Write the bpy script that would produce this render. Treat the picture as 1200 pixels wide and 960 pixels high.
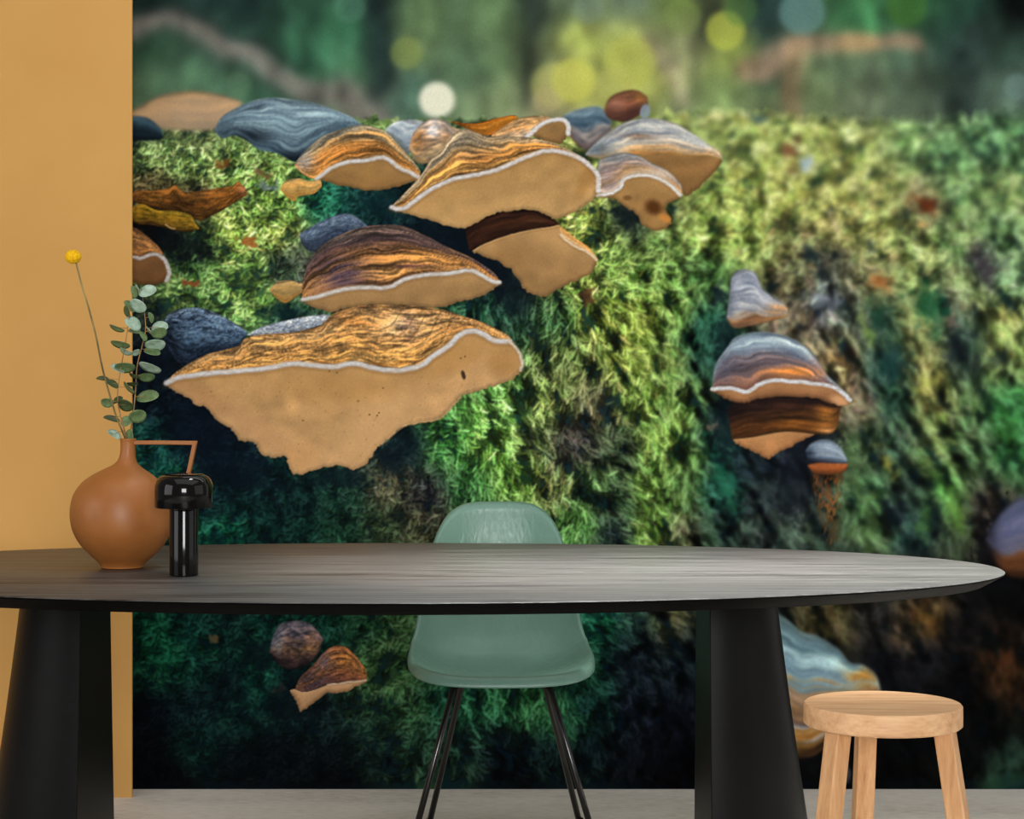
import bpy, bmesh, math, random
import numpy as np
from mathutils import Vector, Matrix

for o in list(bpy.data.objects): bpy.data.objects.remove(o)
scene = bpy.context.scene
COL = scene.collection
R = math.radians

# ---------------------------------------------------------------- camera
F = 2400.0                       # focal length in pixels of the 1200 x 960 frame
HOR = 428.0                      # horizon row
DW = 5.59                        # distance of the mural wall
H = (925 - HOR) * DW / F         # camera height: the mural meets the floor at row 925
cam = bpy.data.cameras.new('camera'); cam.sensor_width = 36.0; cam.lens = 36.0 * F / 1200.0
cam.shift_y = -(480 - HOR) / 1200.0
cam.clip_end = 100
co = bpy.data.objects.new('camera', cam); COL.objects.link(co)
co.location = (0, 0, H); co.rotation_euler = (R(90), 0, 0)
scene.camera = co

# ---------------------------------------------------------------- world, lights, exposure
world = bpy.data.worlds.new('world'); scene.world = world; world.use_nodes = True
bg = world.node_tree.nodes['Background']; bg.inputs[0].default_value = (0.98, 0.99, 1.0, 1); bg.inputs[1].default_value = 0.19
def area(name, loc, target, sx, sy, power, color=(1, 1, 1)):
    L = bpy.data.lights.new(name, 'AREA'); L.shape = 'RECTANGLE'; L.size = sx; L.size_y = sy; L.energy = power; L.color = color
    o = bpy.data.objects.new(name, L); COL.objects.link(o); o.location = loc
    o.rotation_euler = (Vector(target) - Vector(loc)).to_track_quat('-Z', 'Y').to_euler()
    return o
area('window_right', (4.1, 2.4, 1.75), (0.0, 3.6, 1.0), 3.4, 2.3, 20, (1.0, 1.0, 1.0))
area('window_left', (-4.1, 1.6, 1.75), (0.0, 3.8, 1.0), 2.6, 2.3, 52, (1.0, 1.0, 1.0))
area('window_front', (0.6, -3.3, 1.9), (0.0, 5.0, 1.2), 2.2, 1.6, 305, (1.0, 1.0, 1.0))
area('added_back_strip', (0.85, 4.95, 3.0), (0.85, 5.1, 0.5), 3.4, 0.30, 11, (1.0, 0.98, 0.95))  # added strip with no real fixture, brightens the tabletop from behind
area('ceiling_light', (0.2, 2.6, 3.3), (0.2, 2.9, 0.0), 4.0, 2.6, 38, (1.0, 1.0, 1.0))
pl = area('added_table_fill', (0.74, 4.16, 2.7), (0.74, 4.17, 0.0), 1.9, 0.15, 34, (1.0, 0.98, 0.96)); pl.data.spread = R(42)  # added narrow beam, no pendant hangs here; lifts the tabletop's centre and right
scene.view_settings.view_transform = 'Standard'; scene.view_settings.look = 'None'
scene.view_settings.exposure = 0.0; scene.view_settings.gamma = 1.0; scene.view_settings.use_curve_mapping = False

# ---------------------------------------------------------------- helpers
def X(px, d): return (px - 600.0) * d / F
def Z(py, d): return H - (py - HOR) * d / F
def P(px, py, d): return Vector((X(px, d), d, Z(py, d)))
def lin(r, g, b):
    f = lambda c: (c / 255 / 12.92) if c / 255 <= 0.04045 else ((c / 255 + 0.055) / 1.055) ** 2.4
    return (f(r), f(g), f(b), 1.0)

def tag(o, label=None, cat=None, group=None, kind=None):
    if label: o['label'] = label
    if cat: o['category'] = cat
    if group: o['group'] = group
    if kind: o['kind'] = kind
    return o
def empty(name, loc, rz=0):
    o = bpy.data.objects.new(name, None); COL.objects.link(o); o.location = loc; o.rotation_euler = (0, 0, rz)
    o.empty_display_size = 0.05
    return o
def obj(name, bm, mat, parent=None, smooth=True):
    me = bpy.data.meshes.new(name); bm.normal_update(); bm.to_mesh(me); bm.free()
    if smooth:
        for p in me.polygons: p.use_smooth = True
    me.materials.append(mat)
    o = bpy.data.objects.new(name, me); COL.objects.link(o)
    if parent: o.parent = parent
    return o
def mod_bevel(o, w, seg=2, ang=35):
    m = o.modifiers.new('bevel', 'BEVEL'); m.width = w; m.segments = seg; m.limit_method = 'ANGLE'; m.angle_limit = R(ang); m.harden_normals = False
    return o
def sharp(o, ang=35):
    o.data.set_sharp_from_angle(angle=R(ang)); return o
def box_bm(bm, x0, x1, y0, y1, z0, z1):
    v = [bm.verts.new((x, y, z)) for z in (z0, z1) for y in (y0, y1) for x in (x0, x1)]
    for f in ((0, 2, 3, 1), (4, 5, 7, 6), (0, 1, 5, 4), (2, 6, 7, 3), (0, 4, 6, 2), (1, 3, 7, 5)): bm.faces.new([v[i] for i in f])
    return v
def lathe_bm(bm, prof, seg=64, cap_bottom=False, cap_top=False):
    """prof: (radius, z[, x offset])"""
    rings = []
    for q in prof:
        r, z = q[0], q[1]; ox = q[2] if len(q) > 2 else 0.0
        rings.append([bm.verts.new((ox + r * math.cos(2 * math.pi * k / seg), r * math.sin(2 * math.pi * k / seg), z)) for k in range(seg)])
    for a, b in zip(rings, rings[1:]):
        for k in range(seg): bm.faces.new((a[k], a[(k + 1) % seg], b[(k + 1) % seg], b[k]))
    if cap_bottom: bm.faces.new(rings[0][::-1])
    if cap_top: bm.faces.new(rings[-1])
    return rings
def tube_bm(bm, pts, rad, seg=10, caps=True):
    pts = [Vector(p) for p in pts]; rings = []
    if not hasattr(rad, '__len__'): rad = [rad] * len(pts)
    up = None
    for i, p in enumerate(pts):
        t = (pts[min(i + 1, len(pts) - 1)] - pts[max(i - 1, 0)]).normalized()
        if up is None: up = t.orthogonal().normalized()
        up = (up - t * up.dot(t)).normalized(); s = t.cross(up)
        rings.append([bm.verts.new(p + (up * math.cos(2 * math.pi * k / seg) + s * math.sin(2 * math.pi * k / seg)) * rad[i]) for k in range(seg)])
    for a, b in zip(rings, rings[1:]):
        for k in range(seg): bm.faces.new((a[k], a[(k + 1) % seg], b[(k + 1) % seg], b[k]))
    if caps: bm.faces.new(rings[0][::-1]); bm.faces.new(rings[-1])
def spline(pts, n=6):
    p = [Vector(q) for q in pts]; out = []
    for i in range(len(p) - 1):
        a, b, c, d = p[max(i - 1, 0)], p[i], p[i + 1], p[min(i + 2, len(p) - 1)]
        for k in range(n):
            t = k / n
            out.append(0.5 * ((2 * b) + (c - a) * t + (2 * a - 5 * b + 4 * c - d) * t * t + (3 * b - a - 3 * c + d) * t ** 3))
    return out + [p[-1]]

# ---------------------------------------------------------------- materials
def mat(name, col, rough=0.5, spec=0.5, metal=0.0, coat=0.0, coat_rough=0.1):
    m = bpy.data.materials.new(name); m.use_nodes = True
    b = m.node_tree.nodes['Principled BSDF']
    b.inputs['Base Color'].default_value = col; b.inputs['Roughness'].default_value = rough
    b.inputs['Specular IOR Level'].default_value = spec; b.inputs['Metallic'].default_value = metal
    b.inputs['Coat Weight'].default_value = coat; b.inputs['Coat Roughness'].default_value = coat_rough
    return m, m.node_tree, b
def nd(nt, t, **kw):
    n = nt.nodes.new(t)
    for k, v in kw.items(): setattr(n, k, v)
    return n
def noise(nt, scale, detail=4, stretch=(1, 1, 1), rough=0.55, coord='Object'):
    tc = nd(nt, 'ShaderNodeTexCoord'); mp = nd(nt, 'ShaderNodeMapping'); mp.inputs['Scale'].default_value = stretch
    nz = nd(nt, 'ShaderNodeTexNoise'); nz.inputs['Scale'].default_value = scale; nz.inputs['Detail'].default_value = detail; nz.inputs['Roughness'].default_value = rough
    nt.links.new(tc.outputs[coord], mp.inputs[0]); nt.links.new(mp.outputs[0], nz.inputs['Vector'])
    return nz.outputs['Fac']
def ramp(nt, fac, stops):
    r = nd(nt, 'ShaderNodeValToRGB'); e = r.color_ramp.elements
    e[0].position, e[0].color = stops[0]; e[1].position, e[1].color = stops[-1]
    for p, c in stops[1:-1]:
        x = e.new(p); x.color = c
    nt.links.new(fac, r.inputs[0]); return r.outputs[0]
def bump(nt, b, fac, strength, dist=0.002):
    n = nd(nt, 'ShaderNodeBump'); n.inputs['Strength'].default_value = strength; n.inputs['Distance'].default_value = dist
    nt.links.new(fac, n.inputs['Height']); nt.links.new(n.outputs[0], b.inputs['Normal'])
# ---------------------------------------------------------------- the mural print
# Painted procedurally: a colour field, thousands of moss brush strokes, bracket fungi.
PX0, PX1, PY0, PY1 = 130, 1500, -120, 926          # print units, 1 unit = 2.33 mm
CW, CH = PX1 - PX0, PY1 - PY0
rs = np.random.RandomState(11)

def fnoise(h, w, sy, sx, seed):
    """band-limited noise, about unit variance, feature sizes sy, sx in pixels"""
    r = np.random.RandomState(seed)
    f = np.fft.rfft2(r.standard_normal((h, w)).astype(np.float32))
    ky = np.fft.fftfreq(h)[:, None]; kx = np.fft.rfftfreq(w)[None, :]
    g = np.exp(-0.5 * ((ky * sy * 2.2) ** 2 + (kx * sx * 2.2) ** 2))
    n = np.fft.irfft2(f * g, s=(h, w))
    return ((n - n.mean()) / (n.std() + 1e-9)).astype(np.float32)

def gblur(img, s):
    if s <= 0: return img
    pad = int(3 * s) + 2
    a = np.pad(img, ((pad, pad), (pad, pad)) + ((0, 0),) * (img.ndim - 2), mode='edge')
    h, w = a.shape[:2]
    ky = np.fft.fftfreq(h); kx = np.fft.rfftfreq(w)
    gy = np.exp(-2 * (np.pi * s * ky) ** 2); gx = np.exp(-2 * (np.pi * s * kx) ** 2)
    g = (gy[:, None] * gx[None, :]).astype(np.float32)
    if a.ndim == 2:
        o = np.fft.irfft2(np.fft.rfft2(a) * g, s=(h, w))
    else:
        o = np.stack([np.fft.irfft2(np.fft.rfft2(a[..., c]) * g, s=(h, w)) for c in range(a.shape[2])], -1)
    return o[pad:-pad, pad:-pad].astype(np.float32)

def C(*c): return np.array(c, np.float32) / 255.0

def smooth_line(pts, n=6, closed=False):
    p = np.array(pts, float); N = len(p); out = []
    rng_ = range(N if closed else N - 1)
    for i in rng_:
        if closed: a, b, c, d = p[i - 1], p[i], p[(i + 1) % N], p[(i + 2) % N]
        else: a, b, c, d = p[max(i - 1, 0)], p[i], p[i + 1], p[min(i + 2, N - 1)]
        for k in range(n):
            t = k / n
            out.append(0.5 * ((2 * b) + (c - a) * t + (2 * a - 5 * b + 4 * c - d) * t * t + (3 * b - a - 3 * c + d) * t ** 3))
    if not closed: out.append(p[-1])
    return np.array(out)

def bbox(p, m):
    x0 = int(max(np.floor(p[:, 0].min() - m) - PX0, 0)); x1 = int(min(np.ceil(p[:, 0].max() + m) - PX0, CW))
    y0 = int(max(np.floor(p[:, 1].min() - m) - PY0, 0)); y1 = int(min(np.ceil(p[:, 1].max() + m) - PY0, CH))
    return x0, x1, y0, y1

def poly_mask(p, bb, ss=3):
    x0, x1, y0, y1 = bb
    o = (np.arange(ss) + 0.5) / ss
    xs = (np.arange(x0, x1)[:, None] + o[None]).ravel() + PX0
    ys = (np.arange(y0, y1)[:, None] + o[None]).ravel() + PY0
    ins = np.zeros((len(ys), len(xs)), bool)
    for k in range(len(p)):
        ax, ay = p[k]; bx, by = p[(k + 1) % len(p)]
        if ay == by: continue
        rows = np.where((ys >= min(ay, by)) & (ys < max(ay, by)))[0]
        if len(rows) == 0: continue
        xi = ax + (ys[rows] - ay) * (bx - ax) / (by - ay)
        ins[rows] ^= xs[None, :] > xi[:, None]
    return ins.reshape(y1 - y0, ss, x1 - x0, ss).mean((1, 3)).astype(np.float32)

def line_dist(p, bb):
    x0, x1, y0, y1 = bb
    X, Y = np.meshgrid(np.arange(x0, x1) + PX0 + 0.5, np.arange(y0, y1) + PY0 + 0.5)
    best = np.full(X.shape, 1e9); side = np.zeros(X.shape)
    for k in range(len(p) - 1):
        ax, ay = p[k]; dx, dy = p[k + 1] - p[k]
        L = dx * dx + dy * dy + 1e-9
        t = np.clip(((X - ax) * dx + (Y - ay) * dy) / L, 0, 1)
        d = np.hypot(X - ax - t * dx, Y - ay - t * dy)
        m = d < best
        best[m] = d[m]; side[m] = (Y - ay - t * dy)[m]
    return best.astype(np.float32), side.astype(np.float32)

def put(img, bb, mask, col):
    x0, x1, y0, y1 = bb
    s = img[y0:y1, x0:x1]
    s += (col - s) * mask[..., None]

def blob(img, x, y, rx, ry, col, a=1.0, rot=0.0, soft=1.0, wob=0.0):
    R = max(rx, ry) * (1 + soft) + 2
    bb = bbox(np.array([[x - R, y - R], [x + R, y + R]]), 0)
    x0, x1, y0, y1 = bb
    if x1 <= x0 or y1 <= y0: return
    X, Y = np.meshgrid(np.arange(x0, x1) + PX0 + 0.5 - x, np.arange(y0, y1) + PY0 + 0.5 - y)
    c, s = math.cos(rot), math.sin(rot)
    r = np.hypot((X * c + Y * s) / rx, (-X * s + Y * c) / ry)
    if wob: r = r * np.exp(fnoise(y1 - y0, x1 - x0, 5, 5, int(x * 7 + y)) * wob)
    m = np.clip((1 + soft * 0.5 - r) / max(soft, 0.02), 0, 1)
    m = m * m * (3 - 2 * m)
    put(img, bb, (m * a).astype(np.float32), np.array(col, np.float32) / 255.0)

def field(pts, pw=2.6, r0=22.0, step=6):
    """smooth colour field through scattered (x, y, r, g, b)"""
    p = np.array(pts, np.float32)
    xs = np.arange(PX0, PX1 + step, step); ys = np.arange(PY0, PY1 + step, step)
    X, Y = np.meshgrid(xs, ys)
    acc = np.zeros(X.shape + (3,), np.float32); wt = np.zeros(X.shape, np.float32)
    for x, y, r, g, b in p:
        w = 1.0 / (((X - x) ** 2 + (Y - y) ** 2) + r0 * r0) ** pw
        w = w.astype(np.float64)
        acc = acc + w[..., None] * np.array([r, g, b]) / 255.0; wt = wt + w
    small = (acc / wt[..., None]).astype(np.float32)
    xi = (np.arange(CW) / step); yi = (np.arange(CH) / step)
    x0 = xi.astype(int); y0 = yi.astype(int); fx = (xi - x0)[None, :, None]; fy = (yi - y0)[:, None, None]
    A = small[y0][:, x0]; B = small[y0][:, x0 + 1]; D = small[y0 + 1][:, x0]; E = small[y0 + 1][:, x0 + 1]
    return ((A * (1 - fx) + B * fx) * (1 - fy) + (D * (1 - fx) + E * fx) * fy).astype(np.float32)

FOREST = [(160,0,20,35,32),(160,60,48,78,60),(160,110,75,100,75),(230,0,33,52,48),(230,60,55,82,64),(230,100,75,105,80),
 (300,0,26,44,42),(300,45,40,66,55),(310,110,55,88,68),(360,0,45,80,60),(360,60,52,98,72),(370,105,80,105,85),(410,30,62,122,86),
 (405,80,68,118,84),(420,125,105,115,90),(445,10,24,38,36),(442,60,32,50,46),(446,105,58,70,64),(485,15,95,120,80),(480,60,108,128,84),(478,105,70,100,85),
 (540,20,80,105,75),(540,80,75,100,75),(545,120,112,132,97),(592,20,88,113,75),(590,80,84,108,74),(590,120,122,137,97),
 (628,10,32,42,38),(630,60,78,88,64),(635,115,132,127,97),(680,0,90,110,85),(690,50,150,160,80),(680,110,172,176,95),(740,0,80,95,80),(730,45,130,138,75),
 (760,100,150,155,80),(795,0,110,135,70),(800,60,120,124,90),(800,120,108,124,85),(822,30,55,60,45),(850,70,128,143,70),(850,115,108,128,80),
 (900,10,34,54,50),(898,70,56,76,58),(900,120,98,113,80),(950,110,95,110,75),(1010,25,50,95,60),(990,90,92,112,84),(1010,120,97,107,82),
 (1070,10,40,75,50),(1060,85,70,92,74),(1070,120,84,98,78),(1130,10,30,55,45),(1130,60,38,56,52),(1135,110,40,52,46),(1190,5,4,8,8),(1180,60,45,65,55),(1180,110,78,98,84),
 (300,-90,18,32,30),(700,-90,70,95,60),(1100,-90,15,28,24),(1300,-60,6,12,10),(1330,60,30,48,40),(1420,110,50,66,52)]

MOSS = [(175,175,108,142,74),(225,185,110,146,72),(290,175,105,136,66),(330,195,96,126,56),(160,150,60,75,60),(230,160,80,90,55),
 (440,140,90,120,60),(850,150,138,155,80),(900,160,148,164,82),(960,165,146,160,80),(1010,165,132,146,76),(1060,160,104,138,78),(1110,165,82,122,74),(1160,165,72,112,70),(1195,165,74,115,70),
 (1010,140,112,130,76),(1100,140,92,120,78),(1190,140,60,92,62),
 (175,225,70,60,35),(225,235,60,50,30),(280,225,110,146,66),(320,235,108,148,60),(380,235,15,88,66),(425,240,14,50,48),(470,250,12,36,38),
 (675,235,126,140,62),(735,270,40,52,42),(785,240,92,104,54),(825,225,122,142,64),(875,225,144,160,72),(925,225,150,160,74),(975,225,146,152,74),(1025,215,140,148,76),(1085,240,96,90,60),(1125,225,92,128,74),(1175,225,112,138,76),
 (175,275,8,14,20),(225,290,30,56,34),(275,275,132,160,66),(325,270,140,164,66),(350,300,60,70,55),(300,310,98,136,60),(450,255,12,40,42),(525,282,8,18,26),(575,275,8,16,24),(590,330,12,22,26),
 (675,275,120,140,58),(725,285,104,134,56),(775,285,92,120,54),(825,270,124,146,64),(875,275,128,148,64),(925,275,108,112,62),(975,275,134,132,68),(1025,275,138,146,72),(1075,275,118,136,74),(1125,275,108,136,76),(1175,275,96,132,80),
 (220,325,62,96,44),(275,335,96,134,60),(325,315,30,44,40),(305,352,104,142,64),(600,345,20,44,40),(640,330,60,80,40),(680,325,118,140,58),(725,325,102,134,54),(775,325,92,128,52),(825,320,62,98,48),(940,320,92,90,58),(970,300,52,56,50),(1025,325,112,108,66),(1075,320,122,140,72),(1125,325,112,134,76),(1150,305,52,56,56),(1185,335,88,122,82),
 (200,350,88,120,60),(250,355,80,118,58),(330,375,24,58,44),(560,365,30,70,48),(600,380,30,62,44),(650,375,44,80,44),(700,375,104,124,46),(750,375,112,130,46),(790,370,92,124,50),(825,385,20,70,56),(930,380,98,88,66),(965,355,84,90,90),(1010,380,62,74,58),(1035,385,36,66,50),(1075,375,130,130,66),(1090,360,44,92,56),(1125,390,32,56,48),(1175,370,124,136,68),(1110,350,96,98,76),
 (170,420,10,18,28),(180,380,20,30,32),(640,425,82,98,50),(690,420,84,100,48),(735,425,112,130,48),(790,425,96,122,52),(822,420,20,56,48),(985,425,112,98,62),(1035,430,22,54,50),(1085,425,120,120,62),(1130,425,26,40,38),(1175,420,100,118,58),
 (180,470,10,22,32),(600,475,88,138,60),(645,470,84,98,46),(700,470,76,76,54),(745,470,94,124,48),(795,475,88,118,50),(845,490,18,40,38),(1005,475,92,82,62),(1050,470,28,62,48),(1090,465,116,116,56),(1135,470,60,86,50),(1180,475,42,104,52),
 (175,520,12,60,54),(230,510,8,20,32),(270,545,8,22,30),(470,525,16,34,36),(520,520,56,114,50),(575,520,92,142,52),(625,515,72,84,46),(670,520,48,46,46),(725,520,46,60,42),(775,520,102,136,50),(810,540,70,104,46),(840,530,16,50,46),(875,545,18,30,36),(930,540,20,26,34),(1010,525,60,84,54),(1050,520,38,58,44),(1095,525,70,92,48),(1150,520,56,82,50),(1185,525,40,92,48),
 (200,575,14,80,62),(250,590,10,36,40),(300,575,10,40,38),(350,585,10,38,36),(400,585,20,58,44),(455,570,78,78,54),(500,580,42,42,48),(545,570,46,96,46),(605,560,84,126,46),(650,575,88,98,52),(690,580,54,86,42),(720,590,40,60,42),(765,580,88,124,46),(795,580,66,96,44),(842,575,20,72,58),(890,585,24,32,34),(930,590,34,40,40),(1020,580,54,88,52),(1060,580,30,44,40),(1110,580,64,114,50),(1150,590,44,40,36),
 (260,625,14,98,72),(310,630,10,46,42),(350,625,12,50,42),(400,625,24,66,46),(450,620,54,76,46),(490,610,68,70,46),(680,620,70,122,52),(720,625,24,34,40),(760,625,88,126,46),(800,625,70,74,50),(840,620,30,52,42),(890,620,44,56,50),(940,625,46,64,52),(1020,625,58,84,48),(1070,625,20,42,42),(1120,625,50,66,42),(1155,620,32,28,28),
 (1000,670,26,34,32),(1080,680,24,22,22),(1150,690,6,7,9),(1195,700,4,4,5),(600,670,40,80,44),(300,670,12,60,46),(800,675,50,52,40),
 (175,725,12,82,56),(190,770,12,92,58),(225,725,8,54,46),(275,725,12,44,40),(310,720,10,60,48),(375,722,10,58,46),(425,725,28,74,48),(465,740,52,88,48),(700,730,16,78,56),(745,730,22,46,44),(785,725,66,70,44),(810,760,20,34,36),(880,760,16,20,26),(975,725,66,60,34),(1025,725,30,30,30),(1065,745,58,48,34),(1085,720,70,52,24),(1125,740,14,14,16),(1180,760,22,16,10),
 (175,790,10,60,44),(240,775,10,60,46),(265,800,8,24,30),(300,800,8,64,48),(450,790,54,92,48),(440,830,34,68,44),(690,790,18,64,46),(740,780,16,26,36),(790,790,18,30,38),(1040,780,10,12,18),(1080,770,14,16,22),(1130,800,6,6,7),(1175,785,46,28,12),
 (175,830,6,12,22),(225,830,8,28,32),(280,840,8,42,38),(325,830,8,36,34),(375,845,12,30,32),(425,860,16,42,36),(480,830,44,84,48),(525,825,20,78,52),(575,820,30,88,52),(630,830,42,100,52),(660,850,30,84,50),(695,830,14,52,44),(740,835,16,22,32),(790,840,10,14,24),(1060,850,5,6,7),(1150,860,5,6,6),
 (175,880,4,8,14),(235,875,7,44,38),(270,890,5,12,18),(325,880,5,12,18),(390,890,6,14,20),(440,890,14,34,32),(490,880,28,60,42),(540,880,22,50,40),(590,885,8,20,26),(640,885,10,26,28),(690,880,8,22,26),(740,885,10,14,22),(795,890,5,8,14),(960,900,8,10,12),(1040,905,5,6,7),(1120,900,6,10,9),(1180,905,24,48,38),
 (200,920,4,6,10),(400,920,3,6,10),(600,920,4,7,10),(800,920,4,5,8),(1000,920,4,5,6),(1250,180,60,98,60),(1300,300,92,120,66),(1440,300,84,112,64),(1400,400,60,90,50),(1260,450,40,90,48),(1300,550,52,70,44),(1400,650,16,22,20),(1260,780,8,10,10),(1420,880,10,18,14)]

def moss_stamp(L, ang, seed):
    """a small feathery frond: (alpha, tone)"""
    r = np.random.RandomState(seed)
    n = int(L * 1.5) + 6
    al = np.zeros((n, n)); to = np.zeros((n, n))
    yy, xx = np.mgrid[0:n, 0:n] + 0.5
    c = n / 2
    bend = r.uniform(-0.5, 0.5)
    def seg(x0, y0, x1, y1, w, tone):
        dx, dy = x1 - x0, y1 - y0
        t = np.clip(((xx - x0) * dx + (yy - y0) * dy) / (dx * dx + dy * dy + 1e-6), 0, 1)
        d = np.hypot(xx - x0 - t * dx, yy - y0 - t * dy)
        a = np.clip(w * (1 - 0.45 * t) - d + 0.5, 0, 1)
        m = a > 0
        to[m] = (to * (1 - a) + tone * a)[m]
        np.maximum(al, a, out=al)
    px, py, a = c - math.cos(ang) * L / 2, c - math.sin(ang) * L / 2, ang
    k = max(3, int(L / 2.3))
    for i in range(k):
        t = i / (k - 1)
        nx, ny = px + math.cos(a) * L / k, py + math.sin(a) * L / k
        for s in (-1, 1):
            b = a + s * r.uniform(0.6, 1.1)
            l = L * 0.30 * (1 - 0.5 * t) * r.uniform(0.6, 1.2)
            seg(nx, ny, nx + math.cos(b) * l, ny + math.sin(b) * l, 0.75, r.uniform(0.75, 1.2) - 0.25 * math.sin(b))
        seg(px, py, nx, ny, 0.9, 0.95 + 0.2 * t)
        px, py = nx, ny; a += bend / k
    return al.astype(np.float32), to.astype(np.float32)

PALE = np.array([0.75, 0.6, 0.8], np.float32)
def paint_moss(img):
    base = field(MOSS)
    base = (base * 0.84 + base.mean(-1, keepdims=True) * 0.16) * 1.04
    n1 = fnoise(CH, CW, 16, 13, 1); n2 = fnoise(CH, CW, 7, 5, 2); n3 = fnoise(CH, CW, 40, 26, 3)
    slant = fnoise(CH, CW, 60, 60, 4)
    # hanging tresses on the face of the log: noise stretched along the slope
    Y, X = np.mgrid[0:CH, 0:CW].astype(np.float32); X += PX0; Y += PY0
    sh = np.clip((X - 560) / 200, 0, 1) * 0.55 - np.clip((560 - X) / 300, 0, 1) * 0.1
    long = fnoise(CH, CW * 2, 34, 6, 5)
    tress = long[np.clip(Y - PY0, 0, CH - 1).astype(int), np.clip((X - PX0) - sh * (Y - 300) + 500, 0, CW * 2 - 1).astype(int)]
    face = np.clip((Y - 250) / 120, 0, 1) * np.clip((X - 430) / 120, 0, 1)
    base *= (1 - 0.26 * np.clip((Y - 540) / 60, 0, 1) * np.clip((560 - X) / 120, 0, 1) - 0.16 * np.clip((Y - 700) / 60, 0, 1) * np.clip((X - 440) / 120, 0, 1))[..., None]
    clump = n1 * (1 - 0.5 * face) + 0.35 * n3 + tress * 0.75 * face + 0.35 * n2
    lum = base.mean(-1)
    amp = np.clip(0.36 + 0.22 * face, 0, 1)
    amp = amp * (1 - 0.4 * np.clip((270 - Y) / 60, 0, 1) * np.clip((X - 700) / 100, 0, 1))
    clump = np.where(clump < 0, clump * (1.15 + 0.5 * face), clump)
    mod = np.exp(np.clip(clump * amp, -1.8, 0.36))
    dark = np.stack([base[..., 0] * 0.16 + 0.012, base[..., 1] * 0.22 + 0.03, base[..., 2] * 0.30 + 0.045], -1)
    cr = np.clip(0.5 - clump * 0.45, 0, 1)[..., None]
    img[:] = base * (1 - cr) * 0.75 + dark * cr
    stamps = {}
    NA = 24
    for L in (6, 9, 12, 16):
        stamps[L] = [[moss_stamp(L, 2 * math.pi * k / NA, 100 * L + 3 * k + v) for v in range(3)] for k in range(NA)]
    N = 95000
    sx = rs.randint(0, CW, N); sy = rs.randint(int(120 - PY0), CH, N)
    lay = np.linspace(0, 1, N)
    ja = rs.standard_normal(N) ; jl = rs.standard_normal(N); jc = rs.standard_normal((N, 3)) * 0.06
    pick = rs.rand(N)
    for i in range(N):
        x, y = int(sx[i]), int(sy[i]); X_ = x + PX0; Y_ = y + PY0
        m = mod[y, x]
        if m < 0.42 and pick[i] < 0.75: continue
        f = face[y, x]
        L = (6, 9, 12, 16)[min(3, int(pick[i] * (1.6 + 0.6 * f) + 0.9 * f + (0.5 if X_ > 800 else 0)))]
        mean = math.pi / 2 - 0.35 * min(max((X_ - 500) / 200, 0), 1) + 0.3 * slant[y, x]
        a = mean + ja[i] * (0.45 + 1.5 * (1 - f))
        S, T = stamps[L][int(a / (2 * math.pi) * NA) % NA][i % 3]
        h = S.shape[0]; y0 = y - h // 2; x0 = x - h // 2
        if x0 < 0 or y0 < 0 or x0 + h + 1 > CW or y0 + h + 2 > CH: continue
        if lay[i] > 0.3 and i % 2 == 0:                      # gap under the frond
            d = img[y0 + 2:y0 + 2 + h, x0 + 1:x0 + 1 + h]
            if d.shape[0] == h and d.shape[1] == h: d *= (1 - 0.38 * S)[..., None]
        b = base[y, x]
        g = m * math.exp((0.17 + 0.25 * min(lum[y, x], 0.3)) * jl[i]) * (0.62 + 0.62 * lay[i])
        c = b * g * (1 + jc[i])
        if g > 0.8: c = c + (c.max() * 0.9 - c) * min(0.42, 0.55 * (g - 0.8)) * PALE
        d = img[y0:y0 + h, x0:x0 + h]
        d += (c * T[..., None] - d) * (S * 0.9)[..., None]
    np.clip(img, 0, 1, out=img)
    bl = gblur(base, 10).mean(-1) + 0.01
    ra = img.mean(-1) / bl                                            # hold back single bright fronds
    img *= (np.where(ra > 1.1, 1.1 * (np.maximum(ra, 1e-3) / 1.1) ** 0.55, ra) / np.maximum(ra, 1e-3))[..., None]
    k = gblur(base, 22) / np.maximum(gblur(img, 22), 0.004)          # keep the local mean colour of the field
    img *= np.clip(k, 0.5, 2.2)
    np.clip(img, 0, 1, out=img)
    return base

def soft_line(img, pts, w, col, a=1.0, soft=0.5):
    p = smooth_line(pts); bb = bbox(p, w * (1 + soft) + 3)
    d, _ = line_dist(p, bb)
    m = np.clip((w * (1 + soft * 0.5) - d) / (w * soft + 0.5), 0, 1) * a
    put(img, bb, m, np.array(col, np.float32) / 255.0)

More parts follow.
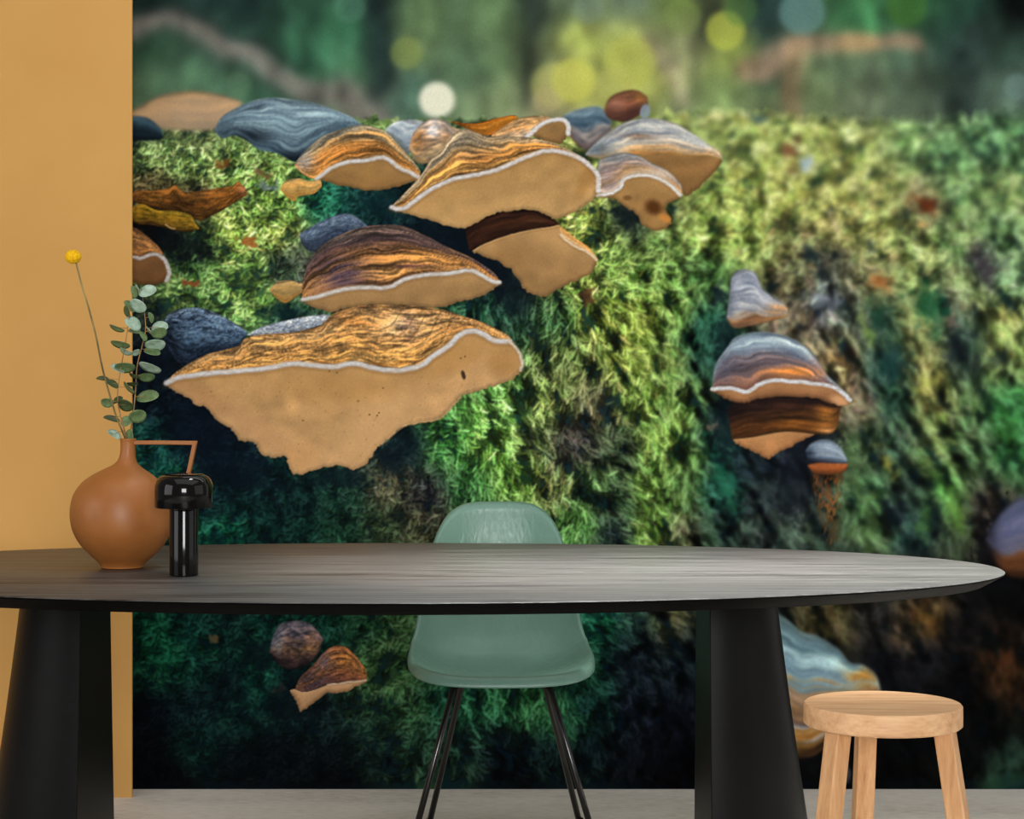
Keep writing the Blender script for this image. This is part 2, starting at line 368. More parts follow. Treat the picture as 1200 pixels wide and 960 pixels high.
def paint_forest():
    img = field(FOREST, pw=2.2, r0=26)
    soft_line(img, [(150,30),(185,22),(235,42),(300,70),(345,95),(400,112),(445,135)], 14, (112,106,100), 0.85, 0.6)
    soft_line(img, [(150,6),(200,16),(245,30),(300,48),(350,72)], 6, (34,42,40), 0.6, 1.0)
    soft_line(img, [(215,55),(290,90),(350,118)], 6, (38,52,46), 0.55, 1.0)
    soft_line(img, [(440,-40),(440,100)], 14, (24,36,36), 0.75, 0.8)
    soft_line(img, [(628,-40),(622,70),(616,125)], 10, (44,54,46), 0.6, 0.9)
    soft_line(img, [(820,-40),(822,45)], 12, (44,48,38), 0.75, 0.7)
    soft_line(img, [(898,-40),(900,60)], 18, (30,46,44), 0.6, 0.9)
    soft_line(img, [(757,45),(780,75),(800,118)], 11, (140,128,108), 0.6, 0.7)
    soft_line(img, [(868,80),(900,66),(935,54),(985,50),(1030,54),(1075,58)], 13, (136,112,92), 0.8, 0.5)
    soft_line(img, [(985,52),(1018,50)], 12, (160,130,88), 0.6, 0.6)
    soft_line(img, [(930,62),(930,95),(926,135)], 13, (132,112,84), 0.8, 0.5)
    soft_line(img, [(1010,72),(1016,125)], 8, (70,82,68), 0.5, 0.8)
    soft_line(img, [(1138,40),(1140,125)], 16, (36,46,44), 0.5, 0.8)
    img = gblur(img, 5.0)
    dx = fnoise(CH, CW, 50, 44, 301) * 5; dy = fnoise(CH, CW, 50, 44, 302) * 5      # nothing in the blur is straight
    yy, xx = np.mgrid[0:CH, 0:CW]
    img = img[np.clip(yy + dy, 0, CH - 1).astype(int), np.clip(xx + dx, 0, CW - 1).astype(int)]
    img *= np.exp(fnoise(CH, CW, 20, 16, 303) * 0.07 + fnoise(CH, CW, 50, 20, 304) * 0.08)[..., None]
    img = gblur(img, 2.5)
    for x, y, r, c, a in [(512,117,21,(232,230,206),1.0),(672,94,26,(190,190,84),0.75),(738,72,30,(168,172,80),0.7),(850,36,23,(170,180,72),0.75),
                          (476,62,19,(128,142,74),0.6),(940,14,27,(98,136,132),0.7),(868,10,20,(64,104,52),0.5),(1062,8,24,(62,104,40),0.6),
                          (1192,102,16,(100,126,122),0.6),(280,100,15,(92,122,90),0.4),(410,8,19,(84,130,108),0.45),(690,10,18,(112,132,120),0.4),
                          (648,100,26,(178,180,92),0.5),(800,20,22,(120,142,72),0.4),(720,100,22,(172,172,92),0.4),(640,118,16,(170,158,112),0.5),(560,30,22,(92,116,80),0.3)]:
        blob(img, x, y, r, r, c, a * 0.92, 0, 0.42)
    blob(img, 1270, -75, 118, 92, (2, 4, 4), 0.95, 0.3, 0.5, 0.1)
    img = gblur(img, 2.0)
    img += (fnoise(CH, CW, 1.2, 1.2, 77) * 0.003)[..., None]
    return img

IDMAP = None
def mark(p, pid, bb=None):
    bb = bbox(p, 1)
    m = poly_mask(p, bb, 1)
    x0, x1, y0, y1 = bb
    IDMAP[y0:y1, x0:x1][m > 0.5] = pid

def ramp_col(v, stops):
    vs = [s[0] for s in stops]; cs = np.array([s[1] for s in stops], np.float32) / 255.0
    return np.stack([np.interp(v, vs, cs[:, k]) for k in range(3)], -1).astype(np.float32)

def jag(p, amp, seed):
    r = np.random.RandomState(seed); p = p.copy()
    n = r.standard_normal(p.shape) * amp
    n[0] = 0; n[-1] = 0
    return p + n

def cap_top(img, top, low, stops, seed, fine=0.30, nb=1.0, tints=(), grain=0.08, pid=0, closed_smooth=True, along=26, soft=0.0, skew=0.0, ragged=0.0):
    """the banded upper side of a bracket fungus, between its upper outline and its rim"""
    t = smooth_line(top); l = smooth_line(low)
    poly = np.vstack([t, l[::-1]]); bb = bbox(poly, 3)
    x0, x1, y0, y1 = bb
    m = poly_mask(poly, bb)
    if soft: m = gblur(m, soft)
    if ragged: m = m * np.clip(0.55 + fnoise(y1 - y0, x1 - x0, 5, 2.5, seed + 8) * ragged, 0, 1)
    X, Y = np.meshgrid(np.arange(x0, x1) + PX0 + 0.5, np.arange(y0, y1) + PY0 + 0.5)
    def prof(q, pickmin):
        xs = np.arange(int(q[:, 0].min()) - 2, int(q[:, 0].max()) + 4)
        o = np.argsort(q[:, 0], kind='stable')
        return np.interp(X, q[o, 0], q[o, 1])
    Xs = X + skew * (Y - (y0 + PY0))
    yt = prof(t, True); yl = prof(l, False)
    hgt = np.maximum(yl - yt, 5)
    wv = fnoise(y1 - y0, x1 - x0, 9, 18, seed) * 0.018
    v = np.clip((Y - yt) / hgt + wv * np.minimum(1, 30 / hgt) * 2.0, 0, 1)
    TH, TW = 420, x1 - x0 + 400
    r1 = fnoise(TH, TW, 2.2, along, seed + 1); r2 = fnoise(TH, TW, 8, along * 2.2, seed + 2); r3 = fnoise(TH, TW, 24, 90, seed + 3)
    # bands keep their width in the print
    ref = np.percentile(hgt, 70)
    iv = np.clip(v * ref * 2.0 * nb, 0, TH - 1).astype(int); ix = np.clip(Xs - Xs.min(), 0, TW - 1).astype(int)
    b = r1[iv, ix] * 0.85 + r2[iv, ix] * 0.5 + r3[iv, ix] * 0.22
    col = ramp_col(np.clip(v + 0.05 * r2[iv, ix], 0, 1), stops)
    for tx, ty, rx, ry, c, a in tints:
        w = a * np.exp(-(((X - tx) / rx) ** 2 + ((Y - ty) / ry) ** 2))
        w = np.clip(w * (1 + 0.35 * r2[iv, ix]), 0, 1)
        col = col + (np.array(c, np.float32) / 255.0 - col) * w[..., None]
    g = fnoise(y1 - y0, x1 - x0, 0.9, 1.6, seed + 5)
    k = gblur(np.exp(np.clip(b * fine * 0.72 + g * grain * 0.7, -0.85, 0.40)), 0.55)
    col = col * 0.9 + col.mean(-1, keepdims=True) * 0.1
    edge = np.clip((v - 0.0) / 0.06, 0.75, 1)
    col = col * (k * edge)[..., None]
    col[..., 0] *= 1 + 0.03 * np.clip(b, -1, 1); col[..., 2] *= 1 - 0.05 * np.clip(b, -1, 1)
    if soft > 0.4: col = gblur(col, soft * 1.1)
    put(img, bb, m, np.clip(col, 0, 1).astype(np.float32))
    mark(poly, pid)

def cap_under(img, rim, low, c0, c1, seed, pid=0, rough=0.6, blobs=(), edge=0.75, soft=0.0):
    """the pale pore side: c0 by the rim, c1 at the lower edge"""
    r = smooth_line(rim); l = jag(smooth_line(low), rough, seed)
    poly = np.vstack([r, l[::-1]]); bb = bbox(poly, 3)
    x0, x1, y0, y1 = bb
    m = poly_mask(poly, bb)
    if soft: m = gblur(m, soft)
    d1, _ = line_dist(r, bb); d2, _ = line_dist(l, bb)
    w = d1 / (d1 + d2 + 1e-3)
    col = ramp_col(w, [(0, c0), (1, c1)])
    col = col * 0.92 + col.mean(-1, keepdims=True) * 0.08
    g = fnoise(y1 - y0, x1 - x0, 1.0, 1.0, seed + 3) * 0.016 + fnoise(y1 - y0, x1 - x0, 14, 18, seed + 4) * 0.035
    k = np.exp(g) * (edge + (1 - edge) * np.clip(d2 / 5, 0, 1))
    col = col * k[..., None]
    put(img, bb, m, np.clip(col, 0, 1).astype(np.float32))
    sub = img[y0:y1, x0:x1]; keep = sub.copy()
    for (bx_, by_, rx, ry, c, a, rot) in blobs: blob(img, bx_, by_, rx, ry, c, a, rot, 1.2)
    if blobs: sub[:] = keep + (sub - keep) * m[..., None]
    mark(poly, pid)

def rim_line(img, pts, w, col=(206, 202, 198), lowcol=(150, 140, 128), seed=0, a=1.0):
    p = smooth_line(pts); p = jag(p, 0.25, seed); bb = bbox(p, w + 3)
    d, s = line_dist(p, bb)
    x0, x1, y0, y1 = bb
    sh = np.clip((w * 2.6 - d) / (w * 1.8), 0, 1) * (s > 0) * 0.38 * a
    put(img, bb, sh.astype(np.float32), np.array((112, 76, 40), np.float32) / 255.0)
    m = np.clip((w - d + 1.1) / 2.0, 0, 1) * a * np.clip(0.92 + fnoise(y1 - y0, x1 - x0, 2, 5, seed + 4) * 0.07, 0, 1)
    t = np.clip(0.5 + s / (2 * w), 0, 1)
    c = ramp_col(t, [(0, lowcol), (0.25, col), (0.6, col), (1.0, lowcol)])
    c = c * np.exp(fnoise(y1 - y0, x1 - x0, 1, 2, seed + 9) * 0.025)[..., None]
    put(img, bb, m, np.clip(c, 0, 1).astype(np.float32))

def lump(img, pts, stops, seed, pid=0, **kw):
    """a whole lump with no pore side: split its outline at the extreme left and right"""
    p = np.array(pts, float)
    i = int(np.argmin(p[:, 0])); p = np.roll(p, -i, axis=0)
    j = int(np.argmax(p[:, 0]))
    top = p[:j + 1]; low = np.vstack([p[j:], p[:1]])[::-1]
    cap_top(img, top, low, stops, seed, pid=pid, **kw)

PARTS = {}
def paint_mural():
    global IDMAP
    IDMAP = np.zeros((CH, CW), np.uint8)
    forest = paint_forest()
    moss = np.zeros((CH, CW, 3), np.float32)
    base = paint_moss(moss)
    # colour specks, leaf litter and twigs in the moss
    for x, y, rx, ry, c, a, rot in [(1083,238,16,7,(92,44,22),0.9,0.6),(1032,333,11,7,(150,92,46),0.8,0.5),(921,178,8,7,(96,52,34),0.85,0.2),(935,164,5,4,(70,40,28),0.8,0),
        (946,193,6,8,(150,168,182),0.9,0.3),(928,200,5,8,(92,66,50),0.7,0.2),(892,140,10,6,(36,62,66),0.8,0.1),(977,262,3,11,(196,178,140),0.85,-0.35),(1079,264,6,4,(196,150,92),0.8,0),
        (260,192,9,4,(120,70,30),0.8,0.2),(305,204,10,5,(112,80,52),0.8,0.5),(312,219,9,4,(92,104,120),0.8,0.2),(294,285,10,4,(150,78,34),0.95,0.5),(222,332,10,3,(130,62,34),0.95,0.2),
        (842,345,9,9,(18,30,38),0.85,0),(950,300,6,16,(26,40,42),0.8,-0.5),(965,320,5,14,(30,38,40),0.8,-0.5),(1022,290,5,10,(34,48,48),0.8,-0.5),(1155,318,8,22,(56,52,58),0.8,-0.35),
        (1030,370,10,16,(30,66,48),0.7,-0.3),(1090,362,14,22,(28,84,52),0.75,-0.3),(1120,405,12,18,(28,36,38),0.75,0),(1045,430,14,24,(22,50,48),0.75,0),(1170,420,8,14,(28,40,38),0.7,0.2),
        (965,352,14,10,(112,122,136),0.6,0.2),(1015,388,4,18,(112,140,72),0.8,-0.35),(1085,448,14,10,(150,152,70),0.6,0),(1022,352,18,6,(86,104,66),0.5,0),(1115,378,10,6,(150,136,110),0.6,0.5),
        (1040,545,5,14,(150,150,60),0.7,-0.5),(1118,598,9,22,(84,128,52),0.7,-0.4),(1085,605,8,20,(72,118,56),0.6,0.1),(1180,500,10,24,(58,122,54),0.6,-0.15),(1050,600,12,14,(16,26,34),0.7,0),(1095,600,8,22,(10,20,26),0.7,-0.2),
        (1000,545,10,30,(64,86,50),0.6,-0.1),(1018,620,9,30,(74,102,56),0.5,0.05),(838,500,5,5,(150,130,110),0.8,0),(848,560,9,34,(30,92,70),0.7,-0.35),(690,350,7,8,(90,52,34),0.8,0.6),
        (1090,740,10,8,(70,50,22),0.7,0),(1178,772,9,12,(70,40,20),0.8,0.2),(1085,725,12,7,(86,62,24),0.7,0.4),(1055,752,8,5,(92,76,56),0.6,0.3),(252,748,4,5,(110,86,56),0.8,0),(328,808,4,6,(72,64,48),0.8,0)]:
        blob(moss, x, y, rx, ry, c, a * 0.85, rot, 0.6, 0.4)
    moss *= np.exp(fnoise(CH, CW, 1.0, 1.0, 60) * 0.05)[..., None]
    # depth of field: sharp on the near left, soft towards the right and the far crest
    Y, X = np.mgrid[0:CH, 0:CW].astype(np.float32); X += PX0; Y += PY0
    b1 = gblur(moss, 0.75); b2 = gblur(moss, 1.8); b3 = gblur(moss, 3.2)
    s = np.clip((X - 640) / 260, 0, 1) * 1.25 + np.clip((300 - Y) / 130, 0, 1) * np.clip((X - 620) / 150, 0, 1) * 0.9 + np.clip((185 - Y) / 40, 0, 1) * 0.5
    s += np.clip((X - 900) / 250, 0, 1) * 0.35
    s = np.clip(s, 0, 2)[..., None]
    moss = np.where(s < 1, b1 * (1 - s) + b2 * s, b2 * (2 - s) + b3 * (s - 1))
    gain = 1 + 0.25 * np.clip((X - 600) / 200, 0, 1)[..., None]      # keep the contrast that the blur takes away
    low = gblur(moss, 14)
    moss = np.clip(low + (moss - low) * gain, 0, 1)
    # crest of the log against the forest
    crest = np.interp(X[0], [130,155,250,440,560,660,760,850,900,960,1040,1120,1200,1440], [152,152,146,138,140,138,132,128,134,138,142,136,132,128])
    crest = crest + fnoise(4, CW, 0.1, 7, 8)[0] * 2.0
    m = np.clip((Y - crest[None]) / np.interp(X[0], [130, 600, 900, 1440], [5, 6, 14, 16])[None] + 0.5, 0, 1)[..., None]
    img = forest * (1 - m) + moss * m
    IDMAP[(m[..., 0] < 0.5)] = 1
    # ---- shade under the caps
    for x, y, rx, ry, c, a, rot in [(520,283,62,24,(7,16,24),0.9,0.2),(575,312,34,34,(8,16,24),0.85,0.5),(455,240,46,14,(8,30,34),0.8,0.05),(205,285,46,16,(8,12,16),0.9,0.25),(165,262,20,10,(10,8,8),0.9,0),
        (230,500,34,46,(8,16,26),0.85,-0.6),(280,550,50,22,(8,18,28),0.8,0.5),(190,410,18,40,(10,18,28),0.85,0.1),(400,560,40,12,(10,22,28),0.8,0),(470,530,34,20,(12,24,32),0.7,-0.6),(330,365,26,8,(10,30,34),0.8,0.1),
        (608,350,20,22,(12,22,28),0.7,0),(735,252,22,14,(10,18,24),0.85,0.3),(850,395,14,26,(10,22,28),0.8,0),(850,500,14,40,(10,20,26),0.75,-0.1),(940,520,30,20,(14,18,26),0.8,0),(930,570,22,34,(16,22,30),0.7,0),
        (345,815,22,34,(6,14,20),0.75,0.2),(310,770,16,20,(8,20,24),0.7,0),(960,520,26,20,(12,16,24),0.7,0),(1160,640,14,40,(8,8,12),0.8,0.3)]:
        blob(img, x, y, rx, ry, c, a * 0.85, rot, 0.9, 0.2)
    GB = [(0,(150,172,184)),(0.3,(112,138,154)),(0.6,(92,118,134)),(0.85,(58,80,96)),(1,(30,44,58))]
    # ---- far, out of focus
    P = 2
    def nid(name, label):
        nonlocal P
        PARTS[P] = (name, label); P += 1
        return P - 1
    i = nid('printed_stone', 'blurred peach hump printed at the crest of the log')
    lump(img, [(150,132),(185,113),(215,107),(250,109),(285,119),(272,140),(250,152),(200,152),(160,148)], [(0,(176,142,100)),(0.5,(186,150,110)),(1,(150,128,100))], 20, i, fine=0.08, grain=0.02, soft=2.2)
    i = nid('printed_stone', 'dark blue lump printed at the left edge of the mural')
    lump(img, [(140,138),(158,136),(172,138),(184,146),(192,157),(188,164),(165,165),(140,165)], [(0,(64,96,112)),(0.35,(30,50,62)),(1,(10,18,26))], 21, i, fine=0.2, soft=1.2)
    i = nid('printed_bracket_fungus', 'blue-grey ridged fungus printed at the crest')
    lump(img, [(251,153),(260,137),(280,125),(300,117),(320,114.5),(347,117),(370,121),(392,129),(412,137),(426,147),(402,151),(378,164),(357,181),(345,190),(325,180),(305,176),(290,166),(275,159),(260,162)],
         [(0,(120,146,158)),(0.25,(112,140,154)),(0.5,(96,122,136)),(0.75,(88,112,126)),(1,(52,74,88))], 22, i, fine=0.34, soft=0.7, along=34, tints=[(290,160,28,9,(26,36,46),0.9),(345,186,30,9,(20,30,40),0.9),(262,150,12,12,(60,78,90),0.6),(340,128,50,10,(140,164,174),0.4)])
    i = nid('printed_stone', 'blue-grey and maroon lumps printed behind the cap cluster')
    lump(img, [(655,140),(668,131),(690,125),(705,126),(716,140),(716,152),(700,168),(686,176),(672,165),(662,152)], [(0,(110,134,148)),(0.4,(60,86,104)),(0.7,(120,116,116)),(1,(84,60,56))], 23, i, fine=0.35, soft=1.3, along=10)
    i = nid('printed_bracket_fungus', 'small round maroon brown fungus printed at the very top')
    lump(img, [(708,130),(714,115),(730,107),(747,106),(759,114),(758,126),(748,136),(732,143),(714,139)], [(0,(118,74,48)),(0.5,(108,66,48)),(1,(62,36,30))], 24, i, fine=0.2, soft=1.2, tints=[(752,112,8,8,(160,104,44),0.7),(722,122,8,6,(130,90,78),0.5)])
    blob(img, 756, 131, 6, 9, (128, 144, 160), 0.8, 0.2, 0.6)
    i = nid('printed_bracket_fungus', 'pale grey fungus with ochre edge printed at the right of the cap cluster')
    T5 = [(686,180),(700,165),(720,150),(740,141),(765,138.5),(790,144),(810,155),(827,167),(843,178),(847,186)]
    R5 = [(686,182),(706,186),(740,181),(765,182),(785,180),(805,183),(830,182),(847,187)]
    cap_under(img, [(735,180),(765,181),(785,179),(805,182),(830,181),(846,187)], [(735,186),(765,196),(788,212),(801,229),(812,225),(825,215),(838,201),(846,190)], (142,104,58), (128,92,50), 30, i, soft=0.8)
    cap_top(img, T5, R5, [(0,(172,172,168)),(0.35,(156,162,166)),(0.6,(176,172,164)),(0.78,(150,138,122)),(0.9,(190,142,84)),(1,(150,104,54))], 31, pid=i, fine=0.22, soft=0.8, tints=[(700,176,18,12,(92,104,112),0.8),(835,182,14,8,(204,158,104),0.7),(745,158,34,4,(120,86,62),0.5)])
    i = nid('printed_bracket_fungus', 'small brown and white fungus with a torn lower edge printed beside the pale grey one')
    cap_under(img, [(700,228),(715,227),(727,220),(731,211),(745,206),(765,207),(785,217),(798,229)], [(702,231),(718,232),(730,241),(745,251),(755,265),(772,271),(784,265),(786,256),(780,242),(796,232)], (164,124,72), (150,110,60), 32, i, soft=0.6,
              blobs=[(766,243,10,8,(72,40,16),0.9,0.5),(780,256,8,4,(200,130,56),0.8,0.4),(735,232,5,3,(92,62,30),0.7,0)])
    cap_top(img, [(700,228),(701,192),(710,184),(730,179),(747,182),(765,192),(782,200),(797,215),(800,227)], [(700,229),(715,227),(727,220),(731,211),(745,206),(765,207),(785,217),(799,229)],
            [(0,(170,166,160)),(0.3,(140,120,110)),(0.6,(168,128,84)),(0.85,(186,150,108)),(1,(206,196,184))], 33, pid=i, fine=0.22, soft=0.6, tints=[(712,212,14,14,(140,124,128),0.8),(775,203,24,8,(190,176,160),0.6)])
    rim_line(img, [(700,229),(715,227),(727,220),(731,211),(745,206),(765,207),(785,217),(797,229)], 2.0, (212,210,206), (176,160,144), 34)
    # ---- behind the big cap
    i = nid('printed_bracket_fungus', 'small white lump printed between two brown caps')
    lump(img, [(451,153),(462,143),(480,140),(497,143),(500,155),(492,172),(478,180),(470,172)], [(0,(176,188,196)),(0.6,(150,164,172)),(1,(96,104,104))], 35, i, fine=0.18, soft=0.7, along=8)
    i = nid('printed_bracket_fungus', 'brown and white knob printed behind the large cap')
    lump(img, [(479,174),(485,155),(500,141),(520,140),(533,150),(560,156),(540,172),(505,190),(488,190)], [(0,(178,160,144)),(0.4,(164,122,84)),(0.8,(150,126,92)),(1,(120,96,60))], 36, i, fine=0.3, soft=0.6, along=7, tints=[(508,152,10,12,(196,190,188),0.8),(490,165,7,14,(166,112,58),0.8)])
    i = nid('printed_leaf', 'dead orange leaf printed behind the large cap')
    lump(img, [(526,142),(555,144.5),(580,139),(602,135),(608,140),(592,148),(576,158),(560,157),(545,150)], [(0,(176,96,20)),(0.4,(204,124,30)),(1,(170,92,20))], 37, i, fine=0.2, along=18, tints=[(540,146,16,6,(96,44,14),0.8)])
    i = nid('printed_bracket_fungus', 'small curled cap with white rim printed behind the large cap')
    cap_top(img, [(576,158),(595,145),(615,137),(637,136),(652,141),(664,148)], [(576,160),(598,162),(622,160),(634,150),(648,145),(664,150)], [(0,(196,150,96)),(0.5,(190,140,84)),(1,(170,150,130))], 38, pid=i, fine=0.28, along=9)
    cap_under(img, [(624,158),(632,149),(645,143),(660,141),(666,149)], [(626,160),(640,165),(656,168),(664,161),(666,150)], (158,120,70), (132,96,54), 39, i)
    rim_line(img, [(618,160),(626,153),(634,146),(645,141.5),(658,140),(665,146),(666,157)], 2.6, (210,208,206), (170,160,150), 40)
    # ---- brown cap, upper left of the cluster
    i = nid('printed_bracket_fungus', 'ochre cap with white rim printed left of the large cap')
    R2 = [(371,210),(387,198),(407,190),(427,188),(447,184.5),(457,188),(467,196.5),(480,202),(491,208)]
    cap_under(img, R2, [(374,211),(390,215),(410,220),(437,224),(460,220),(477,216),(490,210)], (158,118,66), (138,100,54), 41, i)
    cap_top(img, [(345,193),(355,179),(375,162),(392,154),(415,147.5),(430,147),(447,152),(460,161),(470,172),(482,186),(492,200),(492,206)], [(345,195),(358,206),(371,209)] + R2[1:], [(0,(168,152,122)),(0.18,(176,146,100)),(0.4,(178,122,60)),(0.7,(168,106,44)),(0.9,(196,136,64)),(1,(150,98,44))], 42, pid=i, fine=0.44, grain=0.14, tints=[(356,188,12,14,(130,126,124),0.7)])
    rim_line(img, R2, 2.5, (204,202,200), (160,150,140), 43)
    # ---- lower small cap under the large one
    i = nid('printed_bracket_fungus', 'fungus with dark cap and torn cream pore side printed under the large cap')
    cap_top(img, [(545,270),(565,255),(600,246),(630,247),(650,257),(657,266)], [(550,294),(570,285),(595,276),(620,270),(645,266),(657,264)], [(0,(30,16,14)),(0.5,(56,30,18)),(1,(36,20,14))], 44, pid=i, fine=0.22)
    cap_under(img, [(555,293),(570,285),(595,276),(620,270),(645,266),(656,264),(658,276),(670,287),(687,295),(700,305)], [(555,297),(572,302),(592,311),(608,327),(615,340),(637,348),(660,335),(690,322),(698,313),(700,306)], (176,134,82), (150,112,66), 45, i, rough=0.8,
              blobs=[(650,280,30,12,(186,144,92),0.5,0.5),(600,300,24,16,(146,108,64),0.5,0)])
    cap_top(img, [(655,264),(663,270),(674,279),(690,290),(700,303)], [(656,268),(660,280),(672,288),(688,297),(700,306)], [(0,(196,130,56)),(1,(206,170,120))], 46, pid=i, fine=0.15)
    rim_line(img, [(555,294),(570,286),(595,277),(620,271),(645,267),(655,265)], 1.1, (190,150,100), (160,120,76), 47, 0.8)
    rim_line(img, [(657,275),(670,287),(687,295),(699,305)], 1.6, (214,196,168), (180,146,100), 48)
    # ---- the large cap
    i = nid('printed_bracket_fungus', 'large ochre cap with white rim and tan pore side printed at the top centre')
    R3 = [(459,243),(468,245),(477,242),(492,231),(507,221),(532,210),(557,205),(582,199),(600,191.5),(620,183),(640,177),(660,178.5),(680,186),(694,197),(701,208),(701,224)]
    cap_under(img, R3, [(461,245),(482,252),(510,260),(527,265),(542,267.5),(560,260),(580,250),(600,247),(625,246),(640,252),(652,257),(670,250),(685,242),(696,233),(701,224)], (172,130,74), (186,144,88), 49, i, rough=0.6,
              blobs=[(690,205,8,30,(140,98,48),0.45,0.5),(560,250,40,10,(192,150,94),0.4,-0.3)])
    cap_top(img, [(459,241),(470,230),(482,218),(495,203),(505,186),(520,172),(532,156),(545,151),(560,156),(575,160),(595,160),(620,161),(645,166.5),(665,174.5),(682,184),(697,197)], R3[:14], [(0,(160,136,102)),(0.2,(150,132,104)),(0.42,(176,124,62)),(0.6,(130,84,40)),(0.75,(198,140,66)),(0.9,(206,148,74)),(1,(120,80,40))], 50, pid=i, fine=0.48, along=26, grain=0.14, tints=[(535,168,30,14,(172,156,128),0.7),(600,170,50,7,(176,120,56),0.5)])
    rim_line(img, R3, 2.7, (208,204,202), (164,150,138), 51)
    # ---- left edge: dead leaves and a cap
    i = nid('printed_leaf', 'curled dead brown leaf printed near the left edge of the mural')
    lump(img, [(150,230),(160,224),(183,223),(198,221),(205,217),(216,225),(240,223),(257,220),(272,218),(279,213),(288,221),(290,228),(268,242),(250,252),(234,258),(215,253),(190,246),(165,240)], [(0,(136,86,34)),(0.3,(112,68,24)),(0.7,(92,56,20)),(1,(58,36,14))], 52, i, fine=0.35, along=9, grain=0.16, tints=[(218,238,20,7,(40,22,10),0.8),(176,232,20,6,(128,84,30),0.6),(258,236,22,9,(118,72,24),0.6),(284,222,5,6,(150,96,66),0.7)])
    i = nid('printed_leaf', 'curled yellow-brown leaf printed under the brown leaf')
    lump(img, [(145,250),(155,243),(167,239),(183,246),(205,247),(223,252),(229,262),(234,268),(220,272),(200,269),(180,264),(160,262)], [(0,(170,134,30)),(0.3,(132,100,20)),(0.8,(96,70,18)),(1,(44,30,12))], 53, i, fine=0.25, along=8, grain=0.14)
    soft_line(img, [(194,263),(200,267),(205,268)], 1.0, (200,160,100), 0.9)
    i = nid('printed_bracket_fungus', 'brown cap with white rim cut by the left edge of the mural')
    cap_under(img, [(140,302),(155,301),(165,303),(172,300),(181,298),(190,302),(196,311),(199,322)], [(140,331),(155,331),(170,334),(180,334),(192,330),(198,323)], (128,88,50), (104,70,38), 54, i)
    cap_top(img, [(140,262),(155,266),(165,271),(177,281),(188,292),(194,304)], [(140,302),(155,301),(165,303),(172,300),(181,298),(192,304)], [(0,(150,98,54)),(0.4,(172,118,64)),(0.8,(150,100,52)),(1,(104,66,34))], 55, pid=i, fine=0.36, along=12, grain=0.16)
    rim_line(img, [(140,302),(155,301),(165,303),(172,300),(181,298),(190,302),(196,311),(198,321),(195,329)], 2.3, (190,186,184), (130,116,108), 56)
    # ---- two small tan caps in the moss
    i = nid('printed_bracket_fungus', 'tiny tan cap printed in the moss beside the ochre cap')
    lump(img, [(328,221),(335,212),(350,209),(362,212),(375,211),(377,219),(368,227),(350,230),(345,236),(335,230)], [(0,(210,164,92)),(0.5,(196,150,76)),(1,(150,108,46))], 57, i, fine=0.12)
    i = nid('printed_bracket_fungus', 'tiny tan cap printed left of the purple brown cap')
    lump(img, [(315,340),(325,330),(340,328.5),(352,332),(360,332),(361,338),(350,346),(335,355),(325,350)], [(0,(200,160,98)),(0.5,(182,142,76)),(1,(134,98,44))], 58, i, fine=0.14)
    # ---- middle cap
    i = nid('printed_bracket_fungus', 'purple brown and ochre banded cap with white rim printed at mid height')
    lump(img, [(351,274),(375,260),(400,250.5),(415,253),(430,264),(425,275),(385,292),(365,295),(354,286)], [(0,(104,122,144)),(0.4,(66,82,104)),(1,(34,42,56))], 59, i, fine=0.25, along=5, grain=0.2)
    R7 = [(355,351),(375,347),(400,340),(425,337),(455,337),(475,327),(500,322),(525,321),(550,317),(565,323),(577,330),(585,331)]
    cap_under(img, R7, [(357,354),(362,358),(387,366),(412,360),(440,358),(465,358),(500,360),(520,360),(540,353),(565,347),(577,340),(585,333)], (168,128,78), (154,116,70), 60, i)
    cap_top(img, [(354,349),(355,328),(362,306),(377,288),(400,274.5),(425,266),(450,263.5),(472,265),(500,277),(525,290),(550,301),(565,310),(580,321),(585,329)], R7, [(0,(128,104,88)),(0.15,(90,66,64)),(0.4,(150,98,50)),(0.65,(176,120,60)),(0.85,(190,134,70)),(1,(110,72,40))], 61, pid=i, fine=0.56, along=30, grain=0.18,
            tints=[(395,318,36,22,(70,54,62),0.85),(420,280,50,9,(84,64,66),0.75),(368,335,14,14,(110,78,56),0.5),(505,302,40,9,(186,130,64),0.6),(480,312,40,3,(84,54,50),0.6),(400,280,20,4,(150,136,122),0.5)])
    rim_line(img, R7, 2.6, (206,202,198), (158,144,130), 62)
    # ---- the biggest cap
    i = nid('printed_bracket_fungus', 'dark blue speckled lump printed left of the biggest cap')
    lump(img, [(190,390),(195,371),(210,362.5),(235,361),(260,370),(280,382),(291,390),(284,400),(277,408),(244,418),(217,428),(197,410)], [(0,(112,136,160)),(0.25,(72,96,122)),(0.55,(60,84,108)),(0.8,(40,56,76)),(1,(16,24,36))], 63, i, fine=0.45, along=7, grain=0.34, tints=[(200,392,12,26,(16,24,36),0.85),(225,372,14,6,(28,40,58),0.6),(255,385,20,8,(96,122,146),0.5),(232,412,30,8,(20,30,44),0.8)])
    i = nid('printed_bracket_fungus', 'the biggest cap, ochre ridges, white rim and broad tan pore side')
    lump(img, [(289,393),(303,385),(317,380),(342,374),(365,370),(385,369),(392,376),(365,392),(320,396)], [(0,(186,194,202)),(0.5,(140,150,162)),(1,(96,100,108))], 64, i, fine=0.2, along=4, grain=0.3)
    R8 = [(195,449),(210,443),(242,438),(280,435),(317,431),(342,426.5),(367,428),(392,430),(415,426),(442,432),(467,434),(492,429),(507,418),(525,406),(540,392),(555,388),(567,392),(580,399.5),(597,400),(607,411),(612,425),(610,434)]
